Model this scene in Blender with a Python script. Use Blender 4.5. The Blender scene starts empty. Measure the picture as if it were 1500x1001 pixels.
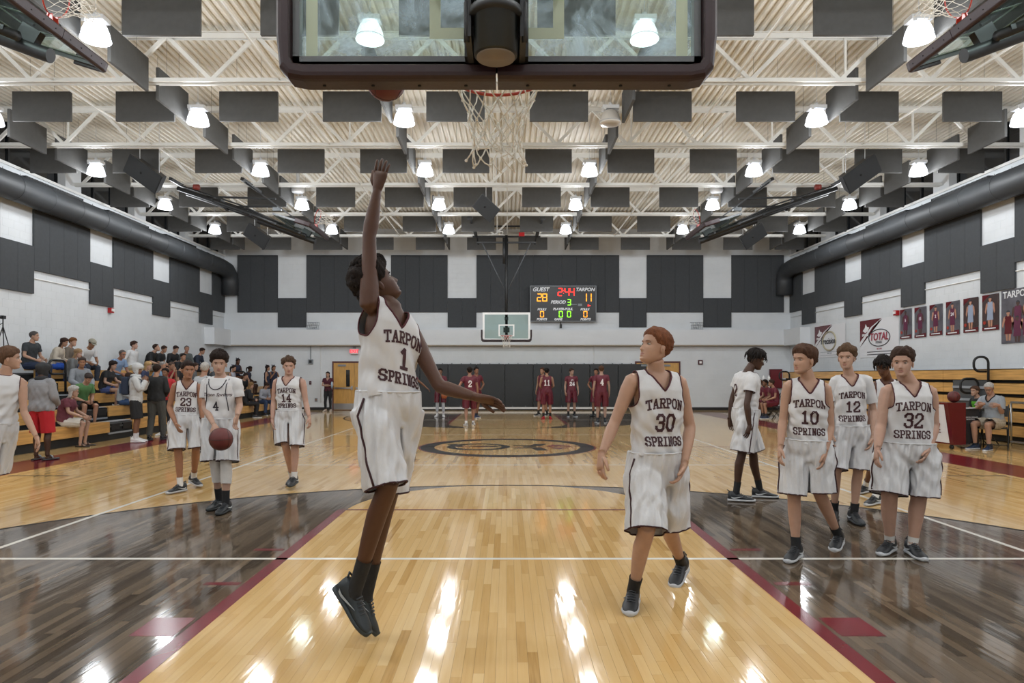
import bpy, bmesh, math, random
import numpy as np
from math import pi, sin, cos, sqrt, radians
from mathutils import Vector as V, Matrix
from mathutils.bvhtree import BVHTree

# ------------------------------------------------------------------ camera, sky, exposure
SC = bpy.context.scene
C = SC.collection
EYE = 1.525
cam_d = bpy.data.cameras.new('camera'); cam = bpy.data.objects.new('camera', cam_d); C.objects.link(cam)
cam.location = (0, 0, EYE); cam.rotation_euler = (pi/2, 0, 0)
cam_d.sensor_width = 36; cam_d.lens = 24; cam_d.shift_x = 7/1500; cam_d.shift_y = 50.5/1500
cam_d.clip_start = 0.05; cam_d.clip_end = 200
SC.camera = cam
w = bpy.data.worlds.new('world'); SC.world = w; w.use_nodes = True
w.node_tree.nodes['Background'].inputs[0].default_value = (0.02, 0.03, 0.05, 1)
w.node_tree.nodes['Background'].inputs[1].default_value = 0.35
SC.view_settings.view_transform = 'Standard'; SC.view_settings.look = 'None'
SC.view_settings.exposure = 0.0; SC.view_settings.gamma = 1; SC.view_settings.use_curve_mapping = False
LAMP_W = 104          # watts of each ceiling lamp's downlight
GLOW = 1.6           # emission of the acrylic lamp shades
R = random.Random(7)

def P(px, py, Y):
    """photo pixel + real distance along the court -> point in the hall (metres)"""
    return V(((px-743)*Y/1000, Y, EYE + (551-py)*Y/1000))

# ------------------------------------------------------------------ materials
def lin(c):
    if isinstance(c, str): c = [int(c[i:i+2], 16)/255 for i in (0, 2, 4)]
    return tuple(((x/12.92) if x <= .04045 else ((x+.055)/1.055)**2.4) for x in c) + (1,)
MATS = {}
def mat(name, col, rough=.6, metal=0, emit=0, noise=0, nscale=8, bump=0, bscale=60, stretch=(1, 1, 1), coat=0, sss=0, spec=.5, trans=0, alpha=1):
    if name in MATS: return MATS[name]
    m = bpy.data.materials.new(name); m.use_nodes = True; nt = m.node_tree; b = nt.nodes['Principled BSDF']
    c = lin(col); b.inputs['Base Color'].default_value = c; b.inputs['Roughness'].default_value = rough
    b.inputs['Metallic'].default_value = metal; b.inputs['Specular IOR Level'].default_value = spec
    if coat: b.inputs['Coat Weight'].default_value = coat; b.inputs['Coat Roughness'].default_value = .08
    if emit: b.inputs['Emission Color'].default_value = c; b.inputs['Emission Strength'].default_value = emit
    if trans: b.inputs['Transmission Weight'].default_value = trans
    if alpha < 1: b.inputs['Alpha'].default_value = alpha
    if sss: b.inputs['Subsurface Weight'].default_value = sss; b.inputs['Subsurface Radius'].default_value = (.02, .008, .004); b.inputs['Subsurface Scale'].default_value = .5
    if noise or bump:
        tc = nt.nodes.new('ShaderNodeTexCoord'); mp = nt.nodes.new('ShaderNodeMapping'); mp.inputs['Scale'].default_value = stretch
        nt.links.new(tc.outputs['Object'], mp.inputs[0])
    if noise:
        n = nt.nodes.new('ShaderNodeTexNoise'); n.inputs['Scale'].default_value = nscale; n.inputs['Detail'].default_value = 5
        nt.links.new(mp.outputs[0], n.inputs['Vector'])
        r = nt.nodes.new('ShaderNodeValToRGB'); r.color_ramp.elements[0].position = .3; r.color_ramp.elements[1].position = .7
        r.color_ramp.elements[0].color = tuple(x*(1-noise) for x in c[:3])+(1,); r.color_ramp.elements[1].color = tuple(min(1, x*(1+noise)) for x in c[:3])+(1,)
        nt.links.new(n.outputs['Fac'], r.inputs[0]); nt.links.new(r.outputs[0], b.inputs['Base Color'])
    if bump:
        n2 = nt.nodes.new('ShaderNodeTexNoise'); n2.inputs['Scale'].default_value = bscale; n2.inputs['Detail'].default_value = 3
        nt.links.new(mp.outputs[0], n2.inputs['Vector'])
        bp = nt.nodes.new('ShaderNodeBump'); bp.inputs['Strength'].default_value = bump; bp.inputs['Distance'].default_value = .01
        nt.links.new(n2.outputs['Fac'], bp.inputs['Height']); nt.links.new(bp.outputs[0], b.inputs['Normal'])
    MATS[name] = m; return m

M_wall = mat('painted_block', 'cfd3d6', .55, noise=.04, nscale=1.5, bump=.15, bscale=40)
M_joint = mat('block_joint', 'c2c5c8', .8)
M_smooth = mat('painted_wall', 'd2d5d8', .6, noise=.03, nscale=1.2)
M_panel = mat('acoustic_panel_fabric', '3d4043', .85, noise=.08, nscale=14, bump=.3, bscale=300)
M_baffle = mat('baffle_fabric', '4a4a49', .9, noise=.07, nscale=10, bump=.35, bscale=260)
M_bedge = mat('baffle_edge', '6b6d70', .8)
M_deck = mat('roof_deck_paint', 'd9d4c8', .5, noise=.03, nscale=2)
M_steel = mat('white_steel', 'dcdcd8', .45, noise=.03, nscale=4)
M_duct = mat('duct_paint', '35383b', .55, noise=.06, nscale=3, bump=.15, bscale=6)
M_black = mat('black_steel', '151617', .5)
M_black2 = mat('black_plastic', '1b1c1e', .5)
M_dark = mat('dark_gap', '101010', .9)
M_chrome = mat('brushed_metal', 'b4b6b8', .3, metal=1)
M_maroon = mat('maroon_paint', '5c141c', .25)
M_pad = mat('maroon_padding', '240a0e', .45, bump=.1, bscale=30)
M_white = mat('white_paint', 'e8e8e6', .4)
M_winglass = mat('night_glass', '14171b', .08, spec=.8)
M_frame = mat('dark_frame', '17191b', .5)
M_red = mat('red_plastic', 'a5161a', .35)
M_rim = mat('orange_rim', 'a02f1d', .35)
M_cord = mat('net_cord', 'dcd6cb', .8)
M_wood = mat('bleacher_wood', 'c99b5a', .38, noise=.22, nscale=3, stretch=(8, .6, 8), bump=.05, coat=.3)
M_door = mat('door_wood', 'c0934f', .4, noise=.15, nscale=4, stretch=(6, 6, .8))
M_doorframe = mat('door_frame_paint', '4e1f1c', .45)
M_wallpad = mat('wall_pad_vinyl', '202325', .38, bump=.08, bscale=8)
M_grey = mat('grey_plastic', '7d8388', .5)
M_lampwhite = mat('lamp_housing', 'd6d8da', .4)
M_shade = mat('lit_acrylic', 'f4f8ff', .4, emit=GLOW)
M_shade_off = mat('unlit_acrylic', 'b9b4ac', .35)

# ------------------------------------------------------------------ mesh builder
class MB:
    def __init__(s): s.v = []; s.f = []; s.m = []; s.sm = []
    def add(s, vs, fs, mi=0, smooth=False):
        o = len(s.v); s.v.extend(tuple(x) for x in vs)
        for f in fs: s.f.append([i+o for i in f]); s.m.append(mi); s.sm.append(smooth)
        return s
    def box(s, x0, x1, y0, y1, z0, z1, mi=0):
        vs = [(x, y, z) for x in (x0, x1) for y in (y0, y1) for z in (z0, z1)]
        return s.add(vs, [(0, 1, 3, 2), (4, 6, 7, 5), (0, 4, 5, 1), (2, 3, 7, 6), (0, 2, 6, 4), (1, 5, 7, 3)], mi)
    def obox(s, c, ax, ay, az, mi=0):
        """oriented box: centre and three half vectors"""
        c, ax, ay, az = V(c), V(ax), V(ay), V(az)
        vs = [c+ax*i+ay*j+az*k for i in (-1, 1) for j in (-1, 1) for k in (-1, 1)]
        return s.add(vs, [(0, 1, 3, 2), (4, 6, 7, 5), (0, 4, 5, 1), (2, 3, 7, 6), (0, 2, 6, 4), (1, 5, 7, 3)], mi)
    def bar(s, p0, p1, wx, wz, mi=0, up=(0, 0, 1)):
        p0, p1 = V(p0), V(p1); d = (p1-p0); L = d.length; d.normalize(); u = V(up)
        if abs(d.dot(u)) > .98: u = V((0, 1, 0))
        a = d.cross(u).normalized(); b = a.cross(d)
        return s.obox((p0+p1)/2, d*(L/2), a*(wx/2), b*(wz/2), mi)
    def tube(s, pts, r, n=8, mi=0, closed=False, caps=True, flatcaps=False):
        pts = [V(p) for p in pts]; k = len(pts); rs = r if isinstance(r, (list, tuple)) else [r]*k
        vs = []; pa = None
        for i, p in enumerate(pts):
            a = pts[(i-1) % k] if (closed or i > 0) else p; b = pts[(i+1) % k] if (closed or i < k-1) else p
            d = (b-a); d = d.normalized() if d.length > 1e-9 else V((0, 0, 1))
            if pa is None:
                u = V((0, 0, 1)) if abs(d.z) < .9 else V((1, 0, 0)); pa = d.cross(u).normalized()
            else:
                pa = (pa - d*pa.dot(d)); pa = pa.normalized() if pa.length > 1e-6 else d.orthogonal().normalized()
            pb = d.cross(pa)
            for j in range(n):
                t = 2*pi*j/n; vs.append(p + pa*(cos(t)*rs[i]) + pb*(sin(t)*rs[i]))
        fs = []
        for i in range(k if closed else k-1):
            for j in range(n):
                a = i*n+j; b = i*n+(j+1) % n; c = ((i+1) % k)*n+(j+1) % n; d = ((i+1) % k)*n+j
                fs.append((a, b, c, d))
        if flatcaps: s.add(vs[:n], [tuple(range(n-1, -1, -1))], mi); s.add(vs[-n:], [tuple(range(n))], mi); caps = False
        if caps and not closed: fs += [tuple(range(n-1, -1, -1)), tuple((k-1)*n+j for j in range(n))]
        return s.add(vs, fs, mi, True)
    def lathe(s, prof, c=(0, 0, 0), n=20, mi=0, M=None, caps=False):
        vs = []; c = V(c)
        for r, z in prof:
            for j in range(n):
                p = V((r*cos(2*pi*j/n), r*sin(2*pi*j/n), z)); vs.append((M @ p if M else p)+c)
        fs = [(i*n+j, i*n+(j+1) % n, (i+1)*n+(j+1) % n, (i+1)*n+j) for i in range(len(prof)-1) for j in range(n)]
        if caps: fs += [tuple(range(n-1, -1, -1)), tuple((len(prof)-1)*n+j for j in range(n))]
        return s.add(vs, fs, mi, True)
    def ball(s, c, r, nu=12, nv=8, mi=0, sc=(1, 1, 1), M=None):
        c = V(c); vs = [];
        for i in range(nv+1):
            t = pi*i/nv
            for j in range(nu):
                p = V((r*sin(t)*cos(2*pi*j/nu)*sc[0], r*sin(t)*sin(2*pi*j/nu)*sc[1], -r*cos(t)*sc[2])); vs.append((M @ p if M else p)+c)
        fs = [(i*nu+j, i*nu+(j+1) % nu, (i+1)*nu+(j+1) % nu, (i+1)*nu+j) for i in range(nv) for j in range(nu)]
        return s.add(vs, fs, mi, True)
    def poly(s, pts, th=None, mi=0):
        """flat polygon, optionally extruded by the vector th"""
        pts = [V(p) for p in pts]; n = len(pts)
        if th is None: return s.add(pts, [tuple(range(n))], mi)
        th = V(th); vs = pts+[p+th for p in pts]
        fs = [tuple(range(n-1, -1, -1)), tuple(range(n, 2*n))]+[(i, (i+1) % n, n+(i+1) % n, n+i) for i in range(n)]
        return s.add(vs, fs, mi)
    def mesh(s, name, mats):
        me = bpy.data.meshes.new(name); me.from_pydata(s.v, [], s.f)
        for m in (mats if isinstance(mats, (list, tuple)) else [mats]): me.materials.append(m)
        me.polygons.foreach_set('material_index', s.m); me.polygons.foreach_set('use_smooth', s.sm)
        me.update(); return me
    def build(s, name, mats, parent=None):
        return link(name, s.mesh(name, mats), parent)

def link(name, me, parent=None):
    o = bpy.data.objects.new(name, me); C.objects.link(o)
    if parent is not None: o.parent = parent
    return o
def tag(o, label=None, cat=None, group=None, kind=None):
    if label: o['label'] = label
    if cat: o['category'] = cat
    if group: o['group'] = group
    if kind: o['kind'] = kind
    return o
def thing(name, label, cat, loc=(0, 0, 0), rz=0, group=None):
    o = bpy.data.objects.new(name, None); C.objects.link(o); o.location = loc; o.rotation_euler = (0, 0, rz)
    return tag(o, label, cat, group)
def struct(name, mb, m, parent=None):
    o = mb.build(name, m, parent)
    if parent is None: o['kind'] = 'structure'
    return o
def dup(o, parent=None):
    c = o.copy(); C.objects.link(c); c.parent = parent
    for ch in list(o.children): dup(ch, c)
    return c

# scratch scene for evaluating modifiers and text
TMP = bpy.data.scenes.new('scratch')
def evaluated(o):
    TMP.collection.objects.link(o); vl = TMP.view_layers[0]; vl.update()
    dg = vl.depsgraph; me = bpy.data.meshes.new_from_object(o.evaluated_get(dg), depsgraph=dg)
    TMP.collection.objects.unlink(o); d = o.data; bpy.data.objects.remove(o)
    return me
def text_mesh(s, size, mats, align='CENTER', offset=0, shear=0, extrude=.002, space=1):
    cu = bpy.data.curves.new('t', 'FONT'); cu.body = s; cu.size = size; cu.align_x = align; cu.align_y = 'CENTER'
    cu.offset = offset; cu.shear = shear; cu.extrude = extrude; cu.resolution_u = 3; cu.space_character = space
    me = evaluated(bpy.data.objects.new('t', cu)); me.materials.clear(); me.materials.append(mats); bpy.data.curves.remove(cu)
    return me
def text_obj(name, s, size, m, parent, loc, rot=(pi/2, 0, 0), xs=1, **k):
    o = link(name, text_mesh(s, size, m, **k), parent); o.location = loc; o.rotation_euler = rot; o.scale = (xs, 1, 1)
    return o
ORD = ['first', 'second', 'third', 'fourth', 'fifth', 'sixth', 'seventh', 'eighth', 'ninth', 'tenth', 'eleventh', 'twelfth', 'thirteenth', 'fourteenth']
# ------------------------------------------------------------------ the hall
WX = 12.6; Y0 = -1.05; Y1 = 30.4; HT = 8.06; MID = 14.69
BASE = 1.89; RIMY = 3.49

def floor_material():
    m = bpy.data.materials.new('maple_floor'); m.use_nodes = True; nt = m.node_tree; N = nt.nodes; L = nt.links
    b = N['Principled BSDF']
    def math_(op, a, bb=None, clamp=False):
        n = N.new('ShaderNodeMath'); n.operation = op; n.use_clamp = clamp
        for i, x in enumerate((a, bb)):
            if x is None: continue
            if isinstance(x, (int, float)): n.inputs[i].default_value = x
            else: L.new(x, n.inputs[i])
        return n.outputs[0]
    geo = N.new('ShaderNodeNewGeometry'); sx = N.new('ShaderNodeSeparateXYZ'); L.new(geo.outputs['Position'], sx.inputs[0])
    X, Y = sx.outputs[0], sx.outputs[1]
    ax = math_('ABSOLUTE', X); v = math_('SUBTRACT', MID, math_('ABSOLUTE', math_('SUBTRACT', Y, MID)))
    def dist(cy): 
        d = math_('SUBTRACT', v, cy); return math_('SQRT', math_('ADD', math_('MULTIPLY', X, X), math_('MULTIPLY', d, d)))
    AND = lambda a, c: math_('MULTIPLY', a, c); OR = lambda a, c: math_('MAXIMUM', a, c)
    inarc = OR(math_('LESS_THAN', dist(RIMY), 6.02), AND(math_('LESS_THAN', ax, 6.02), math_('LESS_THAN', v, RIMY)))
    inarc = AND(inarc, math_('GREATER_THAN', v, BASE))
    lane = AND(math_('LESS_THAN', ax, 1.83), math_('LESS_THAN', v, 7.77))
    circ = math_('LESS_THAN', dist(7.72), 1.83)
    dark = AND(inarc, math_('SUBTRACT', 1, OR(lane, circ), True))
    at = N.new('ShaderNodeAttribute'); at.attribute_name = 'tone'
    mp = N.new('ShaderNodeMapping'); mp.inputs['Scale'].default_value = (60, 2.2, 1); L.new(geo.outputs['Position'], mp.inputs[0])
    no = N.new('ShaderNodeTexNoise'); no.inputs['Scale'].default_value = 1; no.inputs['Detail'].default_value = 4; L.new(mp.outputs[0], no.inputs['Vector'])
    f = math_('ADD', math_('MULTIPLY', at.outputs['Fac'], .72), math_('MULTIPLY', no.outputs['Fac'], .34), True)
    def ramp(cols):
        r = N.new('ShaderNodeValToRGB'); e = r.color_ramp.elements
        e[0].position, e[0].color = cols[0][0], lin(cols[0][1]); e[1].position, e[1].color = cols[-1][0], lin(cols[-1][1])
        for p, c in cols[1:-1]: q = e.new(p); q.color = lin(c)
        L.new(f, r.inputs[0]); return r.outputs[0]
    ca = ramp([(0.05, '96713f'), (.22, 'b99359'), (.5, 'c9a66e'), (.78, 'd2b27e'), (1, 'd9bd8e')])
    cb = ramp([(0.05, '2e251d'), (.5, '54483b'), (1, '7a6a58')])
    mx = N.new('ShaderNodeMix'); mx.data_type = 'RGBA'; L.new(dark, mx.inputs[0]); L.new(ca, mx.inputs[6]); L.new(cb, mx.inputs[7])
    L.new(mx.outputs[2], b.inputs['Base Color'])
    n3 = N.new('ShaderNodeTexNoise'); n3.inputs['Scale'].default_value = .9; n3.inputs['Detail'].default_value = 3; L.new(geo.outputs['Position'], n3.inputs['Vector'])
    L.new(math_('ADD', math_('MULTIPLY', n3.outputs['Fac'], .08), .045), b.inputs['Roughness'])
    b.inputs['Specular IOR Level'].default_value = .42; b.inputs['Coat Weight'].default_value = .0; b.inputs['Coat Roughness'].default_value = .08
    # each strip's face is very slightly cupped: ripples across the strips
    mp2 = N.new('ShaderNodeMapping'); mp2.inputs['Scale'].default_value = (9, 1.2, 1); L.new(geo.outputs['Position'], mp2.inputs[0])
    n4 = N.new('ShaderNodeTexNoise'); n4.inputs['Scale'].default_value = 1; n4.inputs['Detail'].default_value = 3; L.new(mp2.outputs[0], n4.inputs['Vector'])
    hs = math_('ADD', n4.outputs['Fac'], math_('MULTIPLY', at.outputs['Fac'], .25))
    bp = N.new('ShaderNodeBump'); bp.inputs['Strength'].default_value = .13; bp.inputs['Distance'].default_value = .012; L.new(hs, bp.inputs['Height']); L.new(bp.outputs[0], b.inputs['Normal'])
    return m
M_floor = floor_material()
sub = MB().box(-WX-.2, WX+.2, Y0-.2, Y1+.2, -.1, -.002); floor_o = struct('floor', sub, M_dark)
def planks():
    wd = .057; rows = int(2*WX/wd)+1; near = []; tv = []; tf = []; tone = []
    for i in range(rows):
        x0 = -WX+i*wd; x1 = x0+wd-.0009; y = Y0 - R.random()*.8
        while y < Y1:
            L = R.choice([.3, .45, .6, .8, 1.0, 1.2, 1.5]); y1 = min(y+L, Y1); yy0 = max(y, Y0)
            if y1 > yy0+.02:
                t = min(1, max(0, R.gauss(.55, .2)))
                if R.random() < .07: t *= .3
                q = (x0, x1, yy0, y1-.0009, t)
                d = abs(y1+yy0)/2; ins = y1 > 3.35 and yy0 < 5.2 and abs(x0) < .743*max(y1, 3.4)
                if ins and len(near) < 300 and yy0 < 4.7 and abs(x0) < 3.1: near.append(q)
                else:
                    o = len(tv); tv += [(q[0], q[2], 0), (q[1], q[2], 0), (q[1], q[3], 0), (q[0], q[3], 0)]; tf.append((o, o+1, o+2, o+3)); tone.append(t)
            y = y1 if y+L <= Y1 else Y1+1
    me = bpy.data.meshes.new('floor_strips'); me.from_pydata(tv, [], tf); me.materials.append(M_floor)
    a = me.attributes.new('tone', 'FLOAT', 'FACE'); a.data.foreach_set('value', tone)
    o = link('floor_strips', me, floor_o); o['kind'] = 'stuff'
    for q in near:
        mb = MB().box(q[0], q[1], q[2], q[3], -.0015, 0); me = mb.mesh('plank', M_floor)
        a = me.attributes.new('tone', 'FLOAT', 'FACE'); a.data.foreach_set('value', [q[4]]*6); link('plank', me, floor_o)
planks()
M_lw = mat('court_white', 'dcdad2', .2, coat=.3); M_lm = mat('court_maroon', '6a1420', .2, spec=.3, noise=.12, nscale=3); M_lb = mat('court_black', '14110f', .45, spec=.12)
def line(name, x0, x1, y0, y1, m, z=.0012): return MB().box(x0, x1, y0, y1, .0001, z).build(name, m, floor_o)
def ring(name, cx, cy, r0, r1, a0, a1, m, n=64, z=.0012):
    mb = MB(); vs = []; fs = []
    for i in range(n+1):
        t = a0+(a1-a0)*i/n
        for r in (r0, r1): vs.append((cx+r*cos(t), cy+r*sin(t), z))
    for i in range(n): fs.append((2*i, 2*i+1, 2*i+3, 2*i+2))
    return mb.add(vs, fs).build(name, m, floor_o)
# volleyball court
for y in (MID-9, MID-3, MID+3, MID+9): line('court_line', -4.5, 4.5, y-.025, y+.025, M_lw)
for sx in (-1, 1): line('court_line', sx*4.5-.025, sx*4.5+.025, MID-9, MID+9, M_lw, .0016)
for e in (0, 1):
    fy = (lambda y: y) if e == 0 else (lambda y: 2*MID-y)
    def ln(name, x0, x1, y0, y1, m, z=.0012):
        a, b = sorted((fy(y0), fy(y1))); line(name, x0, x1, a, b, m, z)
    for sx in (-1, 1):
        a, b = sorted((sx*1.83, sx*1.93)); ln('lane_line', a, b, BASE, 7.77, M_lm)
        for y in (4.0, 4.98, 5.96): 
            a, b = sorted((sx*1.96, sx*2.22)); ln('lane_block', a, b, y, y+(.3 if y < 4.5 else .06), M_lm)
    ln('free_throw_line', -1.83, 1.83, 7.75, 7.80, M_lm, .0016)
    ring('three_point_line', 0, fy(RIMY), 6.0, 6.05, 0 if e == 0 else pi, pi if e == 0 else 2*pi, M_lb, 96)
    ln('baseline', -7.62, 7.62, BASE-.05, BASE, M_lw if e else M_lb)
line('center_line', -7.62, 7.62, MID-.02, MID+.02, M_lm)
for sx in (-1, 1):
    a, b = sorted((sx*7.72, sx*8.68)); line('sideline_border', a, b, BASE-1, 2*MID-BASE+1, M_lm)
    line('hash_mark', sx*7.62-.9 if sx > 0 else -7.62, 7.62 if sx > 0 else -6.7, 10.4, 10.45, M_lb)
# centre emblem
ring('emblem_ring', 0, MID, 1.56, 1.86, 0, 2*pi, M_lb); ring('emblem_rim', 0, MID, 1.86, 1.90, 0, 2*pi, M_lm)
ring('emblem_letter', -.62, MID, .50, .68, 0, 2*pi, M_lb, z=.0018)
mb = MB()
def fp(pts): return [(x, MID+y, .0020) for x, y in pts]
mb.poly(fp([(.12, .2), (.72, .12), (.9, .65), (.62, .6), (.5, .3), (.15, .34)])); mb.poly(fp([(.12, -.2), (.15, -.34), (.5, -.3), (.62, -.75), (.85, -.7), (.72, -.12)]))
mb.poly(fp([(-1.35, .5), (-1.15, .6), (-.9, .1), (-1.1, .02)])); mb.poly(fp([(-.95, .12), (-.3, .2), (-.1, -.05), (-.5, .02)]))
mb.poly(fp([(.35, .1), (.62, .07), (.62, -.07), (.35, -.1)])); mb.build('emblem_letter', M_lb, floor_o)
mb = MB(); mb.poly(fp([(.85, .12), (1.0, .45), (1.3, .3), (1.4, 0), (1.2, .1), (1.05, .05)])); mb.poly(fp([(.9, -.1), (1.1, -.12), (1.32, -.2), (1.1, -.5), (.98, -.35)]))
mb.build('emblem_fish', M_lm, floor_o)

# --- walls of painted block
def blocks(side, y0, y1, z0, z1, mb):
    """running-bond courses standing 6 mm proud of the joint plane"""
    bh, bw, g = .2032, .4064, .009; r = 0; z = z0
    while z < z1-.02:
        zt = min(z+bh, z1); y = y0-(bw/2 if r % 2 else 0)
        while y < y1-.01:
            a, b = max(y, y0), min(y+bw, y1)
            if b-a > .03:
                p = .003
                if side == 'left': q = (-WX, a+g/2, b-g/2); vs = [(-WX+p, q[1], z+g/2), (-WX+p, q[2], z+g/2), (-WX+p, q[2], zt-g/2), (-WX+p, q[1], zt-g/2), (-WX, a, z), (-WX, b, z), (-WX, b, zt), (-WX, a, zt)]
                elif side == 'right': vs = [(WX-p, b-g/2, z+g/2), (WX-p, a+g/2, z+g/2), (WX-p, a+g/2, zt-g/2), (WX-p, b-g/2, zt-g/2), (WX, b, z), (WX, a, z), (WX, a, zt), (WX, b, zt)]
                else: vs = [(a+g/2, Y1-p, z+g/2), (b-g/2, Y1-p, z+g/2), (b-g/2, Y1-p, zt-g/2), (a+g/2, Y1-p, zt-g/2), (a, Y1, z), (b, Y1, z), (b, Y1, zt), (a, Y1, zt)]
                mb.add(vs, [(0, 1, 2, 3), (4, 5, 1, 0), (5, 6, 2, 1), (6, 7, 3, 2), (7, 4, 0, 3)])
            y += bw
        z = zt; r += 1
SILL = 6.88
for side, sx in (('left', -1), ('right', 1)):
    mb = MB(); a, b = sorted((sx*WX, sx*(WX+.3))); mb.box(a, b, Y0, Y1+.3, 0, SILL); wall = struct('wall_'+side, mb, M_joint)
    mb = MB(); blocks(side, 8.5, Y1, 0, SILL-.02, mb); o = mb.build('block_courses', M_wall, wall); o['kind'] = 'stuff'
    # upper wall set back behind the ledge, with the window band
    mb = MB(); a, b = sorted((sx*(WX+.30), sx*(WX+.5))); mb.box(a, b, Y0, Y1+.3, SILL-.2, HT+.3); struct('wall_upper_'+side, mb, M_smooth)
    mb = MB(); a, b = sorted((sx*(WX-.06), sx*(WX+.32))); mb.box(a, b, Y0, Y1, SILL-.05, SILL+.02); struct('trim_ledge_'+side, mb, M_white)
    for i, ty in enumerate([5.7, 9.28, 12.85, 16.4, 19.8, 23.4, 27.0, 30.6]):
        if i == 0: continue
        mb = MB(); a, b = sorted((sx*(WX-.02), sx*(WX+.31))); mb.box(a, b, ty-.36, ty+.36, SILL+.02, HT); struct('trim_pilaster_%s_%d' % (side, i), mb, M_smooth)
        w0, w1 = ty-3.57+.36, min(ty-.36, Y1)
        win = struct('window_%d' % (i+(10 if sx > 0 else 0)), MB().box(*sorted((sx*(WX+.27), sx*(WX+.30))), w0, w1, SILL+.02, HT-.02), M_dark)
        n = 3
        for k in range(n):
            y0_, y1_ = w0+(w1-w0)*k/n, w0+(w1-w0)*(k+1)/n
            MB().box(*sorted((sx*(WX+.24), sx*(WX+.26))), y0_+.03, y1_-.03, SILL+.06, HT-.06).build('pane', M_winglass, win)
        for k in range(n+1):
            y_ = w0+(w1-w0)*k/n; MB().box(*sorted((sx*(WX+.20), sx*(WX+.27))), y_-.035, y_+.035, SILL+.02, HT-.02).build('mullion', M_frame, win)
        MB().box(*sorted((sx*(WX+.20), sx*(WX+.27))), w0, w1, SILL+.02, SILL+.08).build('window_rail', M_frame, win)
mb = MB(); mb.box(-WX-.5, WX+.5, Y1, Y1+.3, 0, HT+.3); wall = struct('wall_back', mb, M_joint)
mb = MB(); blocks('back', -WX, WX, 0, HT, mb); o = mb.build('block_courses', M_wall, wall); o['kind'] = 'stuff'
mb = MB(); mb.box(-WX-.5, WX+.5, Y0-.3, Y0, 0, HT+.3); struct('wall_front', mb, M_smooth)
# bulkhead over the back wall with short returns
mb = MB(); mb.box(-WX, WX, Y1-.32, Y1, 2.90, 3.56); struct('trim_bulkhead', mb, M_smooth)
mb = MB(); mb.box(-WX, WX, Y1-.33, Y1, 2.86, 2.90); struct('trim_bulkhead_lip', mb, mat('tan_lip', 'a59c8c', .6))
for side, sx in (('left', -1), ('right', 1)):
    mb = MB(); a, b = sorted((sx*WX, sx*(WX-.42))); mb.box(a, b, 28.4, Y1-.32, 2.86, 3.56); struct('trim_bulkhead_return_'+side, mb, M_smooth)
    a, b = sorted((sx*WX, sx*(WX-.02))); struct('baseboard_'+side, MB().box(a, b, Y0, Y1, 0, .12), M_black2)
for i, (a, b) in enumerate(((-WX, -7.9), (-5.7, 5.65), (7.8, WX))): struct('baseboard_back_%d' % (i+1), MB().box(a, b, Y1-.02, Y1, 0, .13), M_black2)

# --- roof deck: ribs running along the court
mb = MB(); pr = []; x = -WX-.3; pit = .1524
while x < WX+.35:
    pr += [(x, 0), (x+.05, 0), (x+.07, .055), (x+pit-.02, .055)]; x += pit
vs = []
for (xx, zz) in pr: vs += [(xx, Y0-.2, HT+zz), (xx, Y1+.2, HT+zz)]
mb.add(vs, [(2*i, 2*i+1, 2*i+3, 2*i+2) for i in range(len(pr)-1)]); ceil = struct('ceiling', mb, M_deck)
MB().box(-WX-.5, WX+.5, Y0-.3, Y1+.3, HT+.12, HT+.3).build('roof_slab', M_deck, ceil)

# --- steel trusses
TR = [5.7, 9.28, 12.85, 16.4, 19.8, 23.4, 27.0]; TB, TT = 7.03, 7.98
def truss(Y, i):
    t = thing('steel_truss', '%s white steel roof truss from the camera, spanning the hall' % ORD[i], 'truss', (0, Y, TB), 0, 'white roof trusses')
    W = WX+.02; s = 1.69
    b = MB()
    for dy in (-.05, .05): b.box(-W, W, dy-.045 if dy < 0 else dy-.005, dy+.005 if dy < 0 else dy+.045, 0, .012); b.box(-W, W, dy-.006, dy+.006, 0, .09)
    b.build('bottom_chord', M_steel, t)
    b = MB(); b.box(-W, W, -.09, .09, .93, .945); b.box(-W, W, -.05, -.038, .84, .94); b.box(-W, W, .038, .05, .84, .94); b.build('top_chord', M_steel, t)
    x = -8*s+.2-.7; n = 0
    while x < W:
        for dx in (-.84, .84):
            if abs(x+dx) < W and abs(x) < W: MB().bar((x, 0, .06), (x+dx, 0, .9), .07, .05, up=(0, 1, 0)).build('web_member', M_steel, t)
        if n % 2 == 0 and abs(x) < W: MB().bar((x+.1, 0, .03), (x+.1, 0, .9), .04, .04).build('web_post', M_steel, t)
        x += s; n += 1
for i, y in enumerate(TR[1:]): truss(y, i)
# bridging rods between trusses
for i, x in enumerate((-8.5, -4.25, 0, 4.25, 8.5)):
    o = MB().bar((x, 5.7, TB+.05), (x, 27.0, TB+.05), .03, .03).build('bridging_rod', M_steel)
    tag(o, ['leftmost', 'second from left', 'central', 'second from right', 'rightmost'][i]+' thin white bridging rod running under the roof trusses', 'rod', 'bridging rods')

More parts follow.
